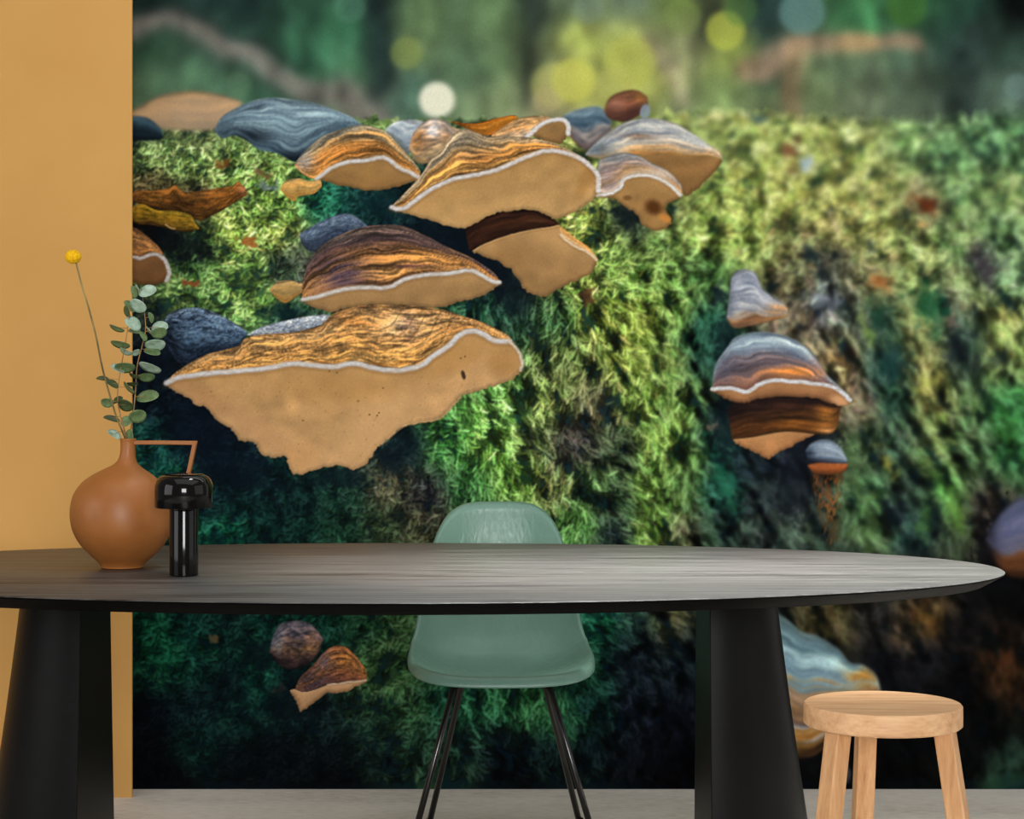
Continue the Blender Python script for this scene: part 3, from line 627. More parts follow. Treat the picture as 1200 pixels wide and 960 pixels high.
    L8 = [(196,452),(204,459),(220,465),(230,475),(242,477),(252,490),(272,505),(282,517),(297,519),(305,530),(320,537),(335,535),(340,553),(352,557),(365,552),(395,546),(417,550),(430,542),(442,525),(447,521),(460,510),(475,499),(495,495),(515,491),(525,482),(535,471),(540,465),(560,459),(580,452),(597,446),(606,440),(610,434)]
    cap_under(img, R8, L8, (188,142,84), (196,150,98), 65, i, rough=0.8,
              blobs=[(440,500,60,26,(208,164,112),0.65,-0.6),(400,455,70,16,(178,132,76),0.5,0),(240,465,34,10,(170,124,80),0.5,0.5),(590,425,18,16,(166,120,64),0.5,0),(530,420,40,16,(180,132,74),0.5,-0.4),(300,500,40,12,(184,138,96),0.5,0.7),(350,535,20,16,(206,154,98),0.5,0)])
    rr = np.random.RandomState(5)
    for x, y in [(540,420),(545,418),(449,455),(433,486),(442,487),(444,484),(420,470),(355,493),(386,435),(395,437)]: blob(img, x, y, 1.1, 1.1, (96, 64, 34), 0.75, 0, 0.6)
    for k in range(90):
        x, y = rr.uniform(230, 560), rr.uniform(440, 540)
        if IDMAP[int(y) - PY0, int(x) - PX0] == i: blob(img, x, y, 0.8, 0.8, (130, 92, 52), 0.5, 0, 0.8)
    blob(img, 543, 439.5, 2.4, 5.5, (58, 42, 34), 0.95, -0.25, 0.4)
    T8 = [(195,447),(205,437),(220,427),(242,415.5),(265,409.5),(280,405),(287,397),(305,392.5),(340,390),(360,385.5),(377,380),(387,370.5),(405,361.5),(430,357),(450,357),(475,357),(500,360),(525,364.5),(542,370.5),(562,376.5),(580,384.5),(595,393),(601,401)]
    cap_top(img, T8, R8[:19], [(0,(178,128,74)),(0.2,(196,148,88)),(0.45,(188,134,72)),(0.7,(196,138,70)),(0.88,(206,150,76)),(1,(124,80,34))], 66, pid=i, fine=0.52, along=13, grain=0.24, nb=1.1,
            tints=[(470,382,34,14,(208,172,128),0.7),(425,375,30,12,(170,112,52),0.6),(480,385,10,18,(150,110,90),0.5),(540,380,30,10,(150,100,52),0.5),(300,400,40,10,(206,148,76),0.6),(395,372,12,8,(150,98,48),0.6)])
    X_ = None
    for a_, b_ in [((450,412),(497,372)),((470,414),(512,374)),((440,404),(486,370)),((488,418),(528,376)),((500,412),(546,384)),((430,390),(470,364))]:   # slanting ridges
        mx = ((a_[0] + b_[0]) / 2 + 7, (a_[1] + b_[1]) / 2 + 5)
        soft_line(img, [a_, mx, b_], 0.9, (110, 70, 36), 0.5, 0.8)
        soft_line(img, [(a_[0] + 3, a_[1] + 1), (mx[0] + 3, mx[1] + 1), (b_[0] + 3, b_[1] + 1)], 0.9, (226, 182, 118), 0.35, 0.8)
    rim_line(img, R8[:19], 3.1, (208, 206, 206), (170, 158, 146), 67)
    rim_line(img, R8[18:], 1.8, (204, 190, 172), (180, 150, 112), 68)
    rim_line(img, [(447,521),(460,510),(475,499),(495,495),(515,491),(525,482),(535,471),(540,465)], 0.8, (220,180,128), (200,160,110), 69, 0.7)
    # ---- the stack on the right
    i = nid('printed_bracket_fungus', 'small grey cone shaped fungus printed at the top of the right stack')
    lump(img, [(851,372),(854,350),(857,326),(865,317),(876,316),(886,321),(893,337),(905,347),(918,355),(923,362),(921,370),(905,376),(880,382),(860,384)], [(0,(134,142,160)),(0.3,(126,134,150)),(0.55,(150,156,166)),(0.75,(160,162,166)),(0.87,(150,112,76)),(1,(110,70,44))], 70, i, fine=0.26, soft=1.0, along=18, tints=[(912,366,16,8,(214,140,62),0.9),(855,350,5,26,(70,76,88),0.6)])
    i = nid('printed_bracket_fungus', 'dark torn lower cap with ochre side printed in the right stack')
    cap_top(img, [(852,480),(862,470),(890,464),(930,464),(960,467),(985,474)], [(858,515),(885,512),(920,506),(955,509),(978,506),(985,480)], [(0,(26,18,20)),(0.5,(50,30,20)),(0.85,(80,46,20)),(1,(60,36,18))], 71, pid=i, fine=0.25, soft=0.8, tints=[(968,492,14,16,(164,100,36),0.9),(935,495,20,10,(104,62,22),0.7),(970,506,10,5,(210,150,90),0.6)])
    cap_under(img, [(859,515),(885,512),(920,506),(955,509)], [(862,520),(874,526),(887,531),(900,538),(915,529),(932,521),(950,512)], (188,132,80), (164,110,64), 72, i, soft=0.6)
    i = nid('printed_bracket_fungus', 'wide grey and purple banded fungus with white rim printed in the right stack')
    R10 = [(835,456),(855,455),(868,458),(876,459),(890,451),(905,446),(930,447),(955,450),(975,453),(988,461),(996,469)]
    cap_under(img, R10, [(837,460),(855,470),(872,472),(892,467),(930,465),(960,468),(980,475),(992,475),(997,470)], (184,130,84), (128,84,50), 73, i, soft=0.6, blobs=[(985,470,12,6,(214,160,112),0.8,0.3)])
    cap_top(img, [(835,454),(836,438),(840,424),(852,407),(862,395),(885,389),(910,391),(935,400),(955,417),(970,440),(984,453),(992,462)], R10[:-1] + [(993,464)], [(0,(130,150,166)),(0.18,(158,178,188)),(0.34,(122,134,150)),(0.5,(106,94,100)),(0.7,(120,98,98)),(0.86,(140,100,84)),(1,(96,66,56))], 74, pid=i, fine=0.24, soft=0.8, along=40,
            tints=[(940,436,36,6,(208,128,58),0.95),(848,430,12,20,(88,84,98),0.7),(960,428,14,12,(150,112,104),0.6),(905,402,30,6,(170,190,198),0.5)])
    rim_line(img, R10, 2.5, (206,210,214), (176,162,154), 75)
    i = nid('printed_bracket_fungus', 'small blue-grey button fungus on an orange stalk printed below the right stack')
    lump(img, [(950,552),(962,556),(978,556),(988,552),(986,580),(984,610),(982,632),(970,638),(962,610),(954,580)], [(0,(96,54,24)),(0.4,(120,74,36)),(1,(70,56,32))], 76, i, fine=0.4, soft=2.6, along=3, grain=0.3, ragged=0.35)
    lump(img, [(946,545),(965,541),(985,541),(993,543),(992,550),(982,556),(955,555)], [(0,(170,92,44)),(0.5,(150,78,34)),(1,(80,44,22))], 77, i, fine=0.15, soft=0.9)
    lump(img, [(944,528),(950,520),(963,515),(975,517),(985,525),(992,537),(992,543),(975,543),(955,541),(946,538)], [(0,(120,140,160)),(0.4,(146,162,178)),(0.75,(96,112,132)),(1,(50,52,64))], 78, i, fine=0.2, soft=0.9, tints=[(946,532,10,12,(26,36,52),0.8)])
    i = nid('printed_bracket_fungus', 'blurred violet grey and brown fungus printed at the right edge')
    lump(img, [(1155,632),(1170,605),(1185,590),(1205,580),(1240,590),(1262,620),(1266,650),(1240,676),(1200,678),(1176,672),(1162,652)], [(0,(70,78,104)),(0.4,(92,96,128)),(0.66,(84,82,100)),(0.74,(112,66,34)),(1,(44,24,12))], 79, i, fine=0.12, soft=2.2, tints=[(1160,640,10,30,(20,18,26),0.8)])
    # ---- lower right, behind the pedestal and stool
    i = nid('printed_bracket_fungus', 'blue-green and ochre banded fungus printed at the lower right')
    lump(img, [(866,745),(880,728),(905,719),(922,726),(940,741),(957,745),(982,760),(996,776),(1012,779),(1027,792),(1033,812),(1010,836),(978,866),(948,888),(905,884),(872,840),(862,790)],
         [(0,(112,146,156)),(0.12,(104,140,150)),(0.26,(150,186,198)),(0.38,(110,146,160)),(0.44,(176,136,76)),(0.52,(140,118,104)),(0.62,(150,110,66)),(0.72,(110,84,74)),(0.78,(168,176,186)),(0.84,(150,104,44)),(0.93,(90,60,28)),(1,(26,18,14))], 80, i, fine=0.25, soft=1.5, along=30,
         tints=[(1010,793,20,14,(172,122,48),0.9),(1000,782,10,6,(112,160,176),0.8),(925,735,16,8,(92,126,134),0.6)])
    lump(img, [(976,915),(982,898),(990,893),(997,905),(996,917),(985,920)], [(0,(80,84,88)),(1,(40,40,44))], 81, i, fine=0.2, soft=1.6)
    blob(img, 1180, 915, 30, 10, (34, 66, 50), 0.6, -0.2, 1.0)
    # ---- lower left pair
    i = nid('printed_bracket_fungus', 'grey streaked knob of the pair printed at the lower left')
    lump(img, [(316,764),(320,746),(328,732),(346,727.5),(360,729.5),(369,736),(379,748),(373,766),(360,780),(340,785),(324,777)], [(0,(92,90,102)),(0.3,(96,84,90)),(0.6,(104,76,60)),(0.85,(60,44,42)),(1,(20,18,22))], 82, i, fine=0.38, along=5, grain=0.22, soft=0.5, tints=[(325,748,6,14,(128,132,138),0.7),(366,748,9,9,(150,106,80),0.7),(360,762,12,5,(146,106,60),0.6)])
    i = nid('printed_bracket_fungus', 'rusty brown cap with tan pore side of the pair printed at the lower left')
    cap_under(img, [(340,809),(346,808),(356,811),(370,808),(384,803),(404,801),(429,798)], [(341,813),(347,822),(352,834),(364,826),(384,813),(396,812),(408,810),(420,804),(429,799)], (196,150,106), (168,122,80), 83, i)
    cap_top(img, [(346,807),(352,794),(368,778),(380,764),(392,757),(404,758),(416,768),(428,784),(430,792),(429,798)], [(346,808),(356,811),(370,808),(384,803),(404,801),(420,799),(429,798)], [(0,(120,74,46)),(0.4,(150,94,50)),(0.7,(124,74,46)),(1,(80,48,38))], 84, pid=i, fine=0.34, along=9, grain=0.24, tints=[(362,797,20,13,(52,44,58),0.85),(382,776,10,12,(84,72,84),0.7),(404,772,14,9,(184,116,50),0.6),(425,788,7,10,(166,104,44),0.6)])
    rim_line(img, [(384,803),(404,800.5),(429,797.5)], 1.0, (214,196,170), (190,150,110), 85)
    # overall tooth of the print
    img += (img * (fnoise(CH, CW, 0.8, 0.8, 90) * 0.015)[..., None])
    lowp = gblur(img, 1.3)
    img = img + (img - lowp) * 0.22
    return np.clip(img, 0, 1)
# ---------------------------------------------------------------- the room
m_floor, nt, b = mat('concrete', lin(176, 168, 156), 0.62, 0.35)
n1 = noise(nt, 1.6, 8, (1, 2.2, 1), 0.65); n2 = noise(nt, 26, 5, (1, 4, 1), 0.6)
mx = nd(nt, 'ShaderNodeMath', operation='MULTIPLY_ADD'); nt.links.new(n2, mx.inputs[0]); mx.inputs[1].default_value = 0.45
mm = nd(nt, 'ShaderNodeMath', operation='MULTIPLY'); nt.links.new(n1, mm.inputs[0]); mm.inputs[1].default_value = 0.55
nt.links.new(mm.outputs[0], mx.inputs[2])
nt.links.new(ramp(nt, mx.outputs[0], [(0.30, lin(170, 160, 147)), (0.44, lin(208, 199, 186)), (0.55, lin(224, 216, 204)), (0.72, lin(236, 230, 220))]), b.inputs['Base Color'])
bump(nt, b, n2, 0.25, 0.003)

m_plaster, nt, b = mat('white_plaster', lin(222, 220, 214), 0.85, 0.2)
bump(nt, b, noise(nt, 60, 4), 0.08, 0.002)
m_ochre, nt, b = mat('ochre_paint', lin(199, 151, 84), 0.8, 0.2)
nz = noise(nt, 3.0, 3)
nt.links.new(ramp(nt, nz, [(0.3, lin(197, 148, 82)), (0.7, lin(202, 154, 87))]), b.inputs['Base Color'])
bump(nt, b, noise(nt, 220, 3), 0.10, 0.0008)

bm = bmesh.new(); box_bm(bm, -4.2, 4.2, -3.5, DW + 0.25, -0.12, 0.0)
tag(obj('floor', bm, m_floor, smooth=False), kind='structure')
bm = bmesh.new(); box_bm(bm, -4.2, 4.2, DW + 0.004, DW + 0.24, 0.0, 3.4)
tag(obj('wall_back', bm, m_plaster, smooth=False), kind='structure')
# the ochre partition stands proud of the mural wall, its end cut back at an angle
DO = H * F / (935 - HOR)
bm = bmesh.new()
xe = X(154.5, DO); xb = X(151.5, DW)
pts = [(-4.2, DO), (xe, DO), (xe + 0.001, DO + 0.006), (xb, DW), (-4.2, DW)]
lo = [bm.verts.new((x, y, 0)) for x, y in pts]; hi = [bm.verts.new((x, y, 3.4)) for x, y in pts]
bm.faces.new(lo[::-1]); bm.faces.new(hi)
for k in range(5): bm.faces.new((lo[k], lo[(k + 1) % 5], hi[(k + 1) % 5], hi[k]))
tag(obj('wall_left', bm, m_ochre, smooth=False), kind='structure')

# ---------------------------------------------------------------- the mural (flat print on the wall)
rgb = paint_mural()
def px_axis(a0, a1, f0, f1, fine, coarse):
    parts = []
    if a0 < f0: parts.append(np.arange(a0, f0, coarse))
    parts.append(np.linspace(f0, f1, int((f1 - f0) / fine) + 1))
    if a1 > f1: parts.append(np.arange(f1 + coarse, a1 + 0.01, coarse))
    return np.concatenate(parts)
gx = px_axis(PX0, PX1 - 1, 150, 1200, 1.12, 4.0); gy = px_axis(PY0, 925, 0, 925, 1.12, 4.0)
nx, ny = len(gx), len(gy)
ix = np.clip(gx - PX0 - 0.5, 0, CW - 1.001); iy = np.clip(gy - PY0 - 0.5, 0, CH - 1.001)
x0 = ix.astype(int); y0 = iy.astype(int); fx = (ix - x0)[None, :, None].astype(np.float32); fy = (iy - y0)[:, None, None].astype(np.float32)
gc = (rgb[y0][:, x0] * (1 - fx) + rgb[y0][:, x0 + 1] * fx) * (1 - fy) + (rgb[y0 + 1][:, x0] * (1 - fx) + rgb[y0 + 1][:, x0 + 1] * fx) * fy
gl = np.where(gc <= 0.04045, gc / 12.92, ((gc + 0.055) / 1.055) ** 2.4).astype(np.float32).reshape(-1, 3)
GX, GY = np.meshgrid(gx, gy)
vco = np.stack([(GX - 600) * DW / F, np.full(GX.shape, 0.0), H - (GY - HOR) * DW / F], -1).reshape(-1, 3).astype(np.float32)
cid = IDMAP[np.clip(((gy[:-1] + gy[1:]) / 2 - PY0).astype(int), 0, CH - 1)][:, np.clip(((gx[:-1] + gx[1:]) / 2 - PX0).astype(int), 0, CW - 1)]
m_print, nt, b = mat('mural_print', (1, 1, 1, 1), 0.9, 0.04)
at = nd(nt, 'ShaderNodeAttribute', attribute_name='print'); nt.links.new(at.outputs['Color'], b.inputs['Base Color'])
bump(nt, b, noise(nt, 900, 2), 0.03, 0.0004)
mural = empty('wall_mural', (0, DW, 0))
tag(mural, 'large forest photo mural of bracket fungi on a mossy log covering the wall', 'wall mural')
base_idx = (np.arange(ny - 1)[:, None] * nx + np.arange(nx - 1)[None, :])
def mural_part(name, label, pid):
    q = base_idx[cid == pid]
    if q.size == 0: return
    quads = np.stack([q + nx, q + nx + 1, q + 1, q], -1).astype(np.int64)
    used, inv = np.unique(quads.ravel(), return_inverse=True)
    me = bpy.data.meshes.new(name)
    me.vertices.add(len(used)); me.vertices.foreach_set('co', vco[used].ravel())
    me.loops.add(inv.size); me.loops.foreach_set('vertex_index', inv.astype(np.int32).ravel())
    me.polygons.add(len(q)); me.polygons.foreach_set('loop_start', (np.arange(len(q)) * 4).astype(np.int32))
    me.update(calc_edges=True)
    a = me.color_attributes.new('print', 'FLOAT_COLOR', 'POINT')
    c = np.ones((len(used), 4), np.float32); c[:, :3] = gl[used]
    a.data.foreach_set('color', c.ravel())
    me.materials.append(m_print)
    o = bpy.data.objects.new(name, me); COL.objects.link(o); o.parent = mural; o['label'] = label
mural_part('printed_mossy_log', 'green moss of the log printed on the mural', 0)
mural_part('printed_forest', 'blurred green forest printed along the top of the mural', 1)
for pid, (nm, lb) in PARTS.items(): mural_part(nm, lb, pid)

# ---------------------------------------------------------------- table
m_top, nt, b = mat('dark_stained_oak_top', lin(96, 90, 82), 0.42, 0.38)
g1 = noise(nt, 9, 6, (0.35, 9, 1), 0.6); g2 = noise(nt, 34, 5, (0.10, 5, 1), 0.65)
ga = nd(nt, 'ShaderNodeMath', operation='MULTIPLY_ADD'); nt.links.new(g2, ga.inputs[0]); ga.inputs[1].default_value = 0.8; nt.links.new(g1, ga.inputs[2])
nt.links.new(ramp(nt, ga.outputs[0], [(0.70, lin(28, 27, 26)), (0.84, lin(56, 55, 54)), (0.95, lin(74, 73, 71)), (1.0, lin(82, 81, 79))]), b.inputs['Base Color'])
bump(nt, b, g2, 0.12, 0.001)
TOPM = (m_top, b)
m_black, nt, b = mat('black_stained_wood', lin(9, 9, 9), 0.42, 0.13)
g = noise(nt, 40, 5, (1, 1, 6), 0.6)
nt.links.new(ramp(nt, g, [(0.3, lin(6, 6, 6)), (0.7, lin(12, 12, 12))]), b.inputs['Base Color'])
bump(nt, b, noise(nt, 260, 3, (1, 1, 2.5)), 0.22, 0.001)
TC = (-0.231, 4.20); TA, TB, TH = 1.234, 0.605, 0.7405
table = empty('dining_table', (TC[0], TC[1], 0))
tag(table, 'oval dining table with grey wood grain top and two black half-round pedestal legs', 'table')
bm = bmesh.new(); seg = 160
def ring(inset, z): return [bm.verts.new(((TA - inset) * math.cos(2 * math.pi * k / seg), (TB - inset) * math.sin(2 * math.pi * k / seg), z)) for k in range(seg)]
top = ring(0.003, TH); rs_ = [top, ring(0.0, TH - 0.002)]
for a, c in zip(rs_, rs_[1:]):
    for k in range(seg): bm.faces.new((c[k], c[(k + 1) % seg], a[(k + 1) % seg], a[k]))
bm.faces.new(top)
sharp(obj('table_top', bm, m_top, table, smooth=False), 40)
bm = bmesh.new()
prof = [ring(0.0, TH - 0.002), ring(0.001, TH - 0.005), ring(0.042, TH - 0.027), ring(0.30, TH - 0.0275)]
for a, c in zip(prof, prof[1:]):
    for k in range(seg): bm.faces.new((c[k], c[(k + 1) % seg], a[(k + 1) % seg], a[k]))
bm.faces.new(prof[-1][::-1])
m_edge, nt, b = mat('black_edge', lin(4, 4, 4), 0.6, 0.04)
bump(nt, b, noise(nt, 120, 3), 0.1, 0.001)
sharp(obj('bevelled_edge', bm, m_edge, table), 30)
for side, xf in ((-1, -0.853 - TC[0]), (1, 0.391 - TC[0])):
    bm = bmesh.new(); n = 28; rows = []
    for t in np.linspace(0, 1, 9):
        z = (TH - 0.027) * (1 - t); r = 0.147 + 0.062 * t ** 1.05
        row = [bm.verts.new((xf - side * 0.0 + side * (1.0 + 0.2 * t) * r * math.sin(math.pi * k / n), -r * math.cos(math.pi * k / n), z)) for k in range(n + 1)]
        rows.append(row)
    for a, c in zip(rows, rows[1:]):
        for k in range(n): bm.faces.new((a[k], a[k + 1], c[k + 1], c[k]) if side > 0 else (c[k], c[k + 1], a[k + 1], a[k]))
        bm.faces.new((a[n], a[0], c[0], c[n]) if side > 0 else (c[n], c[0], a[0], a[n]))
    bm.faces.new(rows[0] if side < 0 else rows[0][::-1]); bm.faces.new(rows[-1][::-1] if side < 0 else rows[-1])
    bmesh.ops.recalc_face_normals(bm, faces=bm.faces)
    o = sharp(obj('pedestal_leg', bm, m_black, table), 50)
    mod_bevel(o, 0.002, 2, 50)

# ---------------------------------------------------------------- chair
m_shell, nt, b = mat('green_leather_shell', lin(104, 138, 120), 0.40, 0.45)
nz = noise(nt, 7, 3)
nt.links.new(ramp(nt, nz, [(0.3, lin(101, 136, 120)), (0.7, lin(111, 147, 131))]), b.inputs['Base Color'])
tc = nd(nt, 'ShaderNodeTexCoord'); mp = nd(nt, 'ShaderNodeMapping'); mp.inputs['Scale'].default_value = (30, 30, 13); mp.inputs['Rotation'].default_value = (0, R(40), 0)
vz = nd(nt, 'ShaderNodeTexVoronoi'); vz.feature = 'DISTANCE_TO_EDGE'; vz.inputs['Scale'].default_value = 2.2
nt.links.new(tc.outputs['Object'], mp.inputs[0]); nt.links.new(mp.outputs[0], vz.inputs['Vector'])
nz2 = noise(nt, 45, 5, (1.6, 1.6, 0.7), 0.65)
ad = nd(nt, 'ShaderNodeMath', operation='ADD'); nt.links.new(vz.outputs['Distance'], ad.inputs[0]); nt.links.new(nz2, ad.inputs[1])
bump(nt, b, ad.outputs[0], 0.30, 0.003)
rr0 = nd(nt, 'ShaderNodeMapRange'); nt.links.new(nz2, rr0.inputs[0]); rr0.inputs[1].default_value = 0.3; rr0.inputs[2].default_value = 0.7; rr0.inputs[3].default_value = 0.28; rr0.inputs[4].default_value = 0.46
nt.links.new(rr0.outputs[0], b.inputs['Roughness'])
m_steel, nt, b = mat('black_steel', lin(14, 13, 13), 0.22, 0.6)
b.inputs['Roughness'].default_value = 0.22
chair = empty('shell_chair', (-0.019, 4.80, 0), R(2.2))
tag(chair, 'sage green moulded shell chair with black tubular legs behind the table', 'chair')
CP = spline([(0, 0.0, 0.427), (0, 0.05, 0.421), (0, 0.14, 0.409), (0, 0.22, 0.404), (0, 0.29, 0.407), (0, 0.345, 0.424), (0, 0.382, 0.465), (0, 0.402, 0.53), (0, 0.412, 0.60), (0, 0.422, 0.68), (0, 0.430, 0.75), (0, 0.436, 0.811)], 10)
cs = [0.0]
for p, q_ in zip(CP, CP[1:]): cs.append(cs[-1] + (q_ - p).length)
LT = cs[-1]
py_ = [p.y for p in CP]; pz_ = [p.z for p in CP]
HW = ([0.0, 0.10, 0.22, 0.34, 0.42, 0.50, 0.58, 0.66, 0.72, LT], [0.233, 0.234, 0.230, 0.222, 0.212, 0.200, 0.188, 0.174, 0.164, 0.150])
LF = ([0.0, 0.08, 0.20, 0.36, 0.46, 0.60, LT], [0.020, 0.034, 0.058, 0.074, 0.062, 0.045, 0.028])
def shell_point(a, sv, roll):
    sc = min(max(sv, 0.0), LT)
    e = 0.004
    y0_, z0_ = np.interp(sc, cs, py_), np.interp(sc, cs, pz_)
    ty = np.interp(min(sc + e, LT), cs, py_) - np.interp(max(sc - e, 0), cs, py_); tz = np.interp(min(sc + e, LT), cs, pz_) - np.interp(max(sc - e, 0), cs, pz_)
    l = math.hypot(ty, tz); ty, tz = ty / l, tz / l
    hw = np.interp(sc, *HW); up = np.interp(sc, *LF) * min(abs(a) / hw, 1.0) ** 2.6 + roll
    return (a, y0_ - tz * up, z0_ + ty * up)
bm = bmesh.new(); NT = 112; rings_ = []
RHO = [1.0, 0.996, 0.986, 0.970, 0.952, 0.930, 0.885, 0.82, 0.75, 0.68, 0.57, 0.45, 0.32, 0.18, 0.07]
ROLL = [-0.027, -0.018, -0.009, -0.003, 0.0, -0.0004, -0.002, -0.004, -0.0055, -0.006, -0.006, -0.006, -0.006, -0.006, -0.006]
for rho, rl in zip(RHO, ROLL):
    row = []
    for k in range(NT):
        th = 2 * math.pi * k / NT; c_, s_ = math.cos(th), math.sin(th)
        n_ = 4.6
        den = (abs(c_) ** n_ + abs(s_) ** n_) ** (-1 / n_)
        pa, ps = c_ * den * rho, s_ * den * rho
        sv = LT / 2 + LT / 2 * ps
        a_ = np.interp(sv, *HW) * pa
        row.append(bm.verts.new(shell_point(a_, sv, rl)))
    rings_.append(row)
for a_, c_ in zip(rings_, rings_[1:]):
    for k in range(NT): bm.faces.new((a_[k], a_[(k + 1) % NT], c_[(k + 1) % NT], c_[k]))
cv = bm.verts.new(shell_point(0.0, LT / 2, -0.006))
for k in range(NT): bm.faces.new((rings_[-1][k], rings_[-1][(k + 1) % NT], cv))
o = obj('seat_shell', bm, m_shell, chair)
sd = o.modifiers.new('solid', 'SOLIDIFY'); sd.thickness = 0.006; sd.offset = -1
ss = o.modifiers.new('subd', 'SUBSURF'); ss.levels = 1; ss.render_levels = 1
for sx in (-1, 1):
    for front in (True, False):
        bm = bmesh.new()
        if front: pts = [(sx * 0.100, 0.20, 0.385), (sx * 0.112, 0.16, 0.382), (sx * 0.120, 0.142, 0.366), (sx * 0.225, -0.01, 0.0)]
        else: pts = [(sx * 0.094 + 0.005, 0.20, 0.385), (sx * 0.100 + 0.006, 0.225, 0.382), (sx * 0.104 + 0.007, 0.238, 0.366), (sx * 0.190 + 0.014, 0.365, 0.0)]
        q = spline(pts[:3], 5)[:-1] + [Vector(pts[2]), Vector(pts[3])]
        tube_bm(bm, q, 0.0078, 14)
        lg = obj('leg', bm, m_steel, chair)
        bm = bmesh.new(); f = Vector(pts[3]); lathe_bm(bm, [(0.0105, 0.0), (0.0105, 0.008), (0.009, 0.014)], 20, True, True)
        bmesh.ops.translate(bm, verts=bm.verts, vec=f)
        obj('foot_glide', bm, m_black, lg)
for yy in (0.165, 0.225):
    bm = bmesh.new(); tube_bm(bm, [(-0.106, yy, 0.3845), (0.106, yy, 0.3845)], 0.0062, 12); obj('cross_bar', bm, m_steel, chair)
for sx in (-1, 1):
    for yy in (0.165, 0.225):
        bm = bmesh.new(); lathe_bm(bm, [(0.016, 0.0), (0.018, 0.003), (0.018, 0.007)], 24, True, True); bmesh.ops.translate(bm, verts=bm.verts, vec=(sx * 0.08, yy, 0.3855)); obj('shock_mount', bm, m_black, chair)

# ---------------------------------------------------------------- stool
m_oak, nt, b = mat('light_oak', lin(206, 162, 118), 0.55, 0.35)
g1 = noise(nt, 7, 6, (1, 8, 8), 0.62); g2 = noise(nt, 90, 4, (0.25, 3, 3), 0.6)
ad = nd(nt, 'ShaderNodeMath', operation='MULTIPLY_ADD'); nt.links.new(g2, ad.inputs[0]); ad.inputs[1].default_value = 0.35; nt.links.new(g1, ad.inputs[2])
nt.links.new(ramp(nt, ad.outputs[0], [(0.42, lin(174, 128, 88)), (0.62, lin(198, 152, 108)), (0.85, lin(214, 172, 128))]), b.inputs['Base Color'])
bump(nt, b, g2, 0.10, 0.001)
m_oak2, nt, b = mat('oak_leg', lin(196, 150, 104), 0.55, 0.35)
g1 = noise(nt, 8, 6, (8, 8, 0.8), 0.62); g2 = noise(nt, 90, 4, (3, 3, 0.25), 0.6)
ad = nd(nt, 'ShaderNodeMath', operation='MULTIPLY_ADD'); nt.links.new(g2, ad.inputs[0]); ad.inputs[1].default_value = 0.35; nt.links.new(g1, ad.inputs[2])
nt.links.new(ramp(nt, ad.outputs[0], [(0.42, lin(164, 116, 74)), (0.62, lin(190, 142, 96)), (0.85, lin(208, 162, 116))]), b.inputs['Base Color'])
bump(nt, b, g2, 0.10, 0.001)
SD = 3.4; SX = X(1034.5, SD); SH = Z(824, SD)
stool = empty('wooden_stool', (SX, SD, 0), 0)
tag(stool, 'round light oak three-legged stool standing at the right end of the table', 'stool')
bm = bmesh.new(); rr_ = 0.1535 * SD / 4.0
SK = SD / 4.0
lathe_bm(bm, [(rr_ - 0.003, SH - 0.042 * SK), (rr_, SH - 0.039 * SK), (rr_, SH - 0.003), (rr_ - 0.0025, SH)], 96, True, True)
sharp(obj('seat', bm, m_oak, stool), 40)
for az in (216, 335, 95):
    a = R(az); ca, sa = math.cos(a), math.sin(a)
    bm = bmesh.new(); vs = []
    for r, z, w in ((0.222 * SK, 0.0, 0.0170), (0.121 * SK, SH - 0.042 * SK, 0.0158)):
        for (dr, dt) in ((-1, -1), (1, -1), (1, 1), (-1, 1)):
            x = (r + dr * w) ; t = dt * w
            vs.append(bm.verts.new((x * ca - t * sa, x * sa + t * ca, z)))
    for f in ((3, 2, 1, 0), (4, 5, 6, 7), (0, 1, 5, 4), (1, 2, 6, 5), (2, 3, 7, 6), (3, 0, 4, 7)): bm.faces.new([vs[i] for i in f])
    mod_bevel(obj('leg', bm, m_oak2, stool, smooth=False), 0.0025, 2)

# ---------------------------------------------------------------- jug vase
m_clay, nt, b = mat('caramel_glaze', lin(168, 106, 54), 0.44, 0.36)
nz = noise(nt, 18, 4)
nt.links.new(ramp(nt, nz, [(0.3, lin(146, 88, 40)), (0.7, lin(158, 98, 46))]), b.inputs['Base Color'])
bump(nt, b, noise(nt, 40, 3), 0.04, 0.001)
VD = 4.215; vs_ = VD / F
VX = X(143, VD)
vase = empty('jug_vase', (VX, VD, TH + 0.0005))
tag(vase, 'round caramel brown jug vase with angular handle on the table', 'vase')
pr = [(22, 667.5, 0), (24.5, 667, 0), (25, 665, 0), (28.5, 660.5, 0.5), (37.5, 652.5, 1), (49, 640, 0.8), (56, 627, 0.3), (58.8, 613, -0.8), (58.5, 599, -1.6), (55, 583, -1.8), (47, 569.5, -1.2), (36.5, 560, 0), (24, 552.5, 2), (14.5, 546.5, 4.5), (10.2, 540, 6), (8.8, 531, 6.8), (8.8, 521, 7), (9.6, 517, 7), (9.0, 516.3, 7), (7.6, 517, 7), (7.2, 524, 7), (7.4, 536, 6.5), (9.5, 545, 5), (14, 552, 3), (23, 558, 1)]
q = [Vector((a, b_, c)) for a, b_, c in pr]
sp = []
for i in range(len(q) - 1):
    A, B_, C_, D_ = q[max(i - 1, 0)], q[i], q[i + 1], q[min(i + 2, len(q) - 1)]
    for k in range(3):
        t = k / 3
        sp.append(0.5 * ((2 * B_) + (C_ - A) * t + (2 * A - 5 * B_ + 4 * C_ - D_) * t * t + (3 * B_ - A - 3 * C_ + D_) * t ** 3))
sp.append(q[-1])
bm = bmesh.new()
lathe_bm(bm, [(max(s.x, 1) * vs_, max((667.5 - s.y) * vs_, 0.0), s.z * vs_) for s in sp], 72, True, False)
obj('body', bm, m_clay, vase)
bm = bmesh.new()
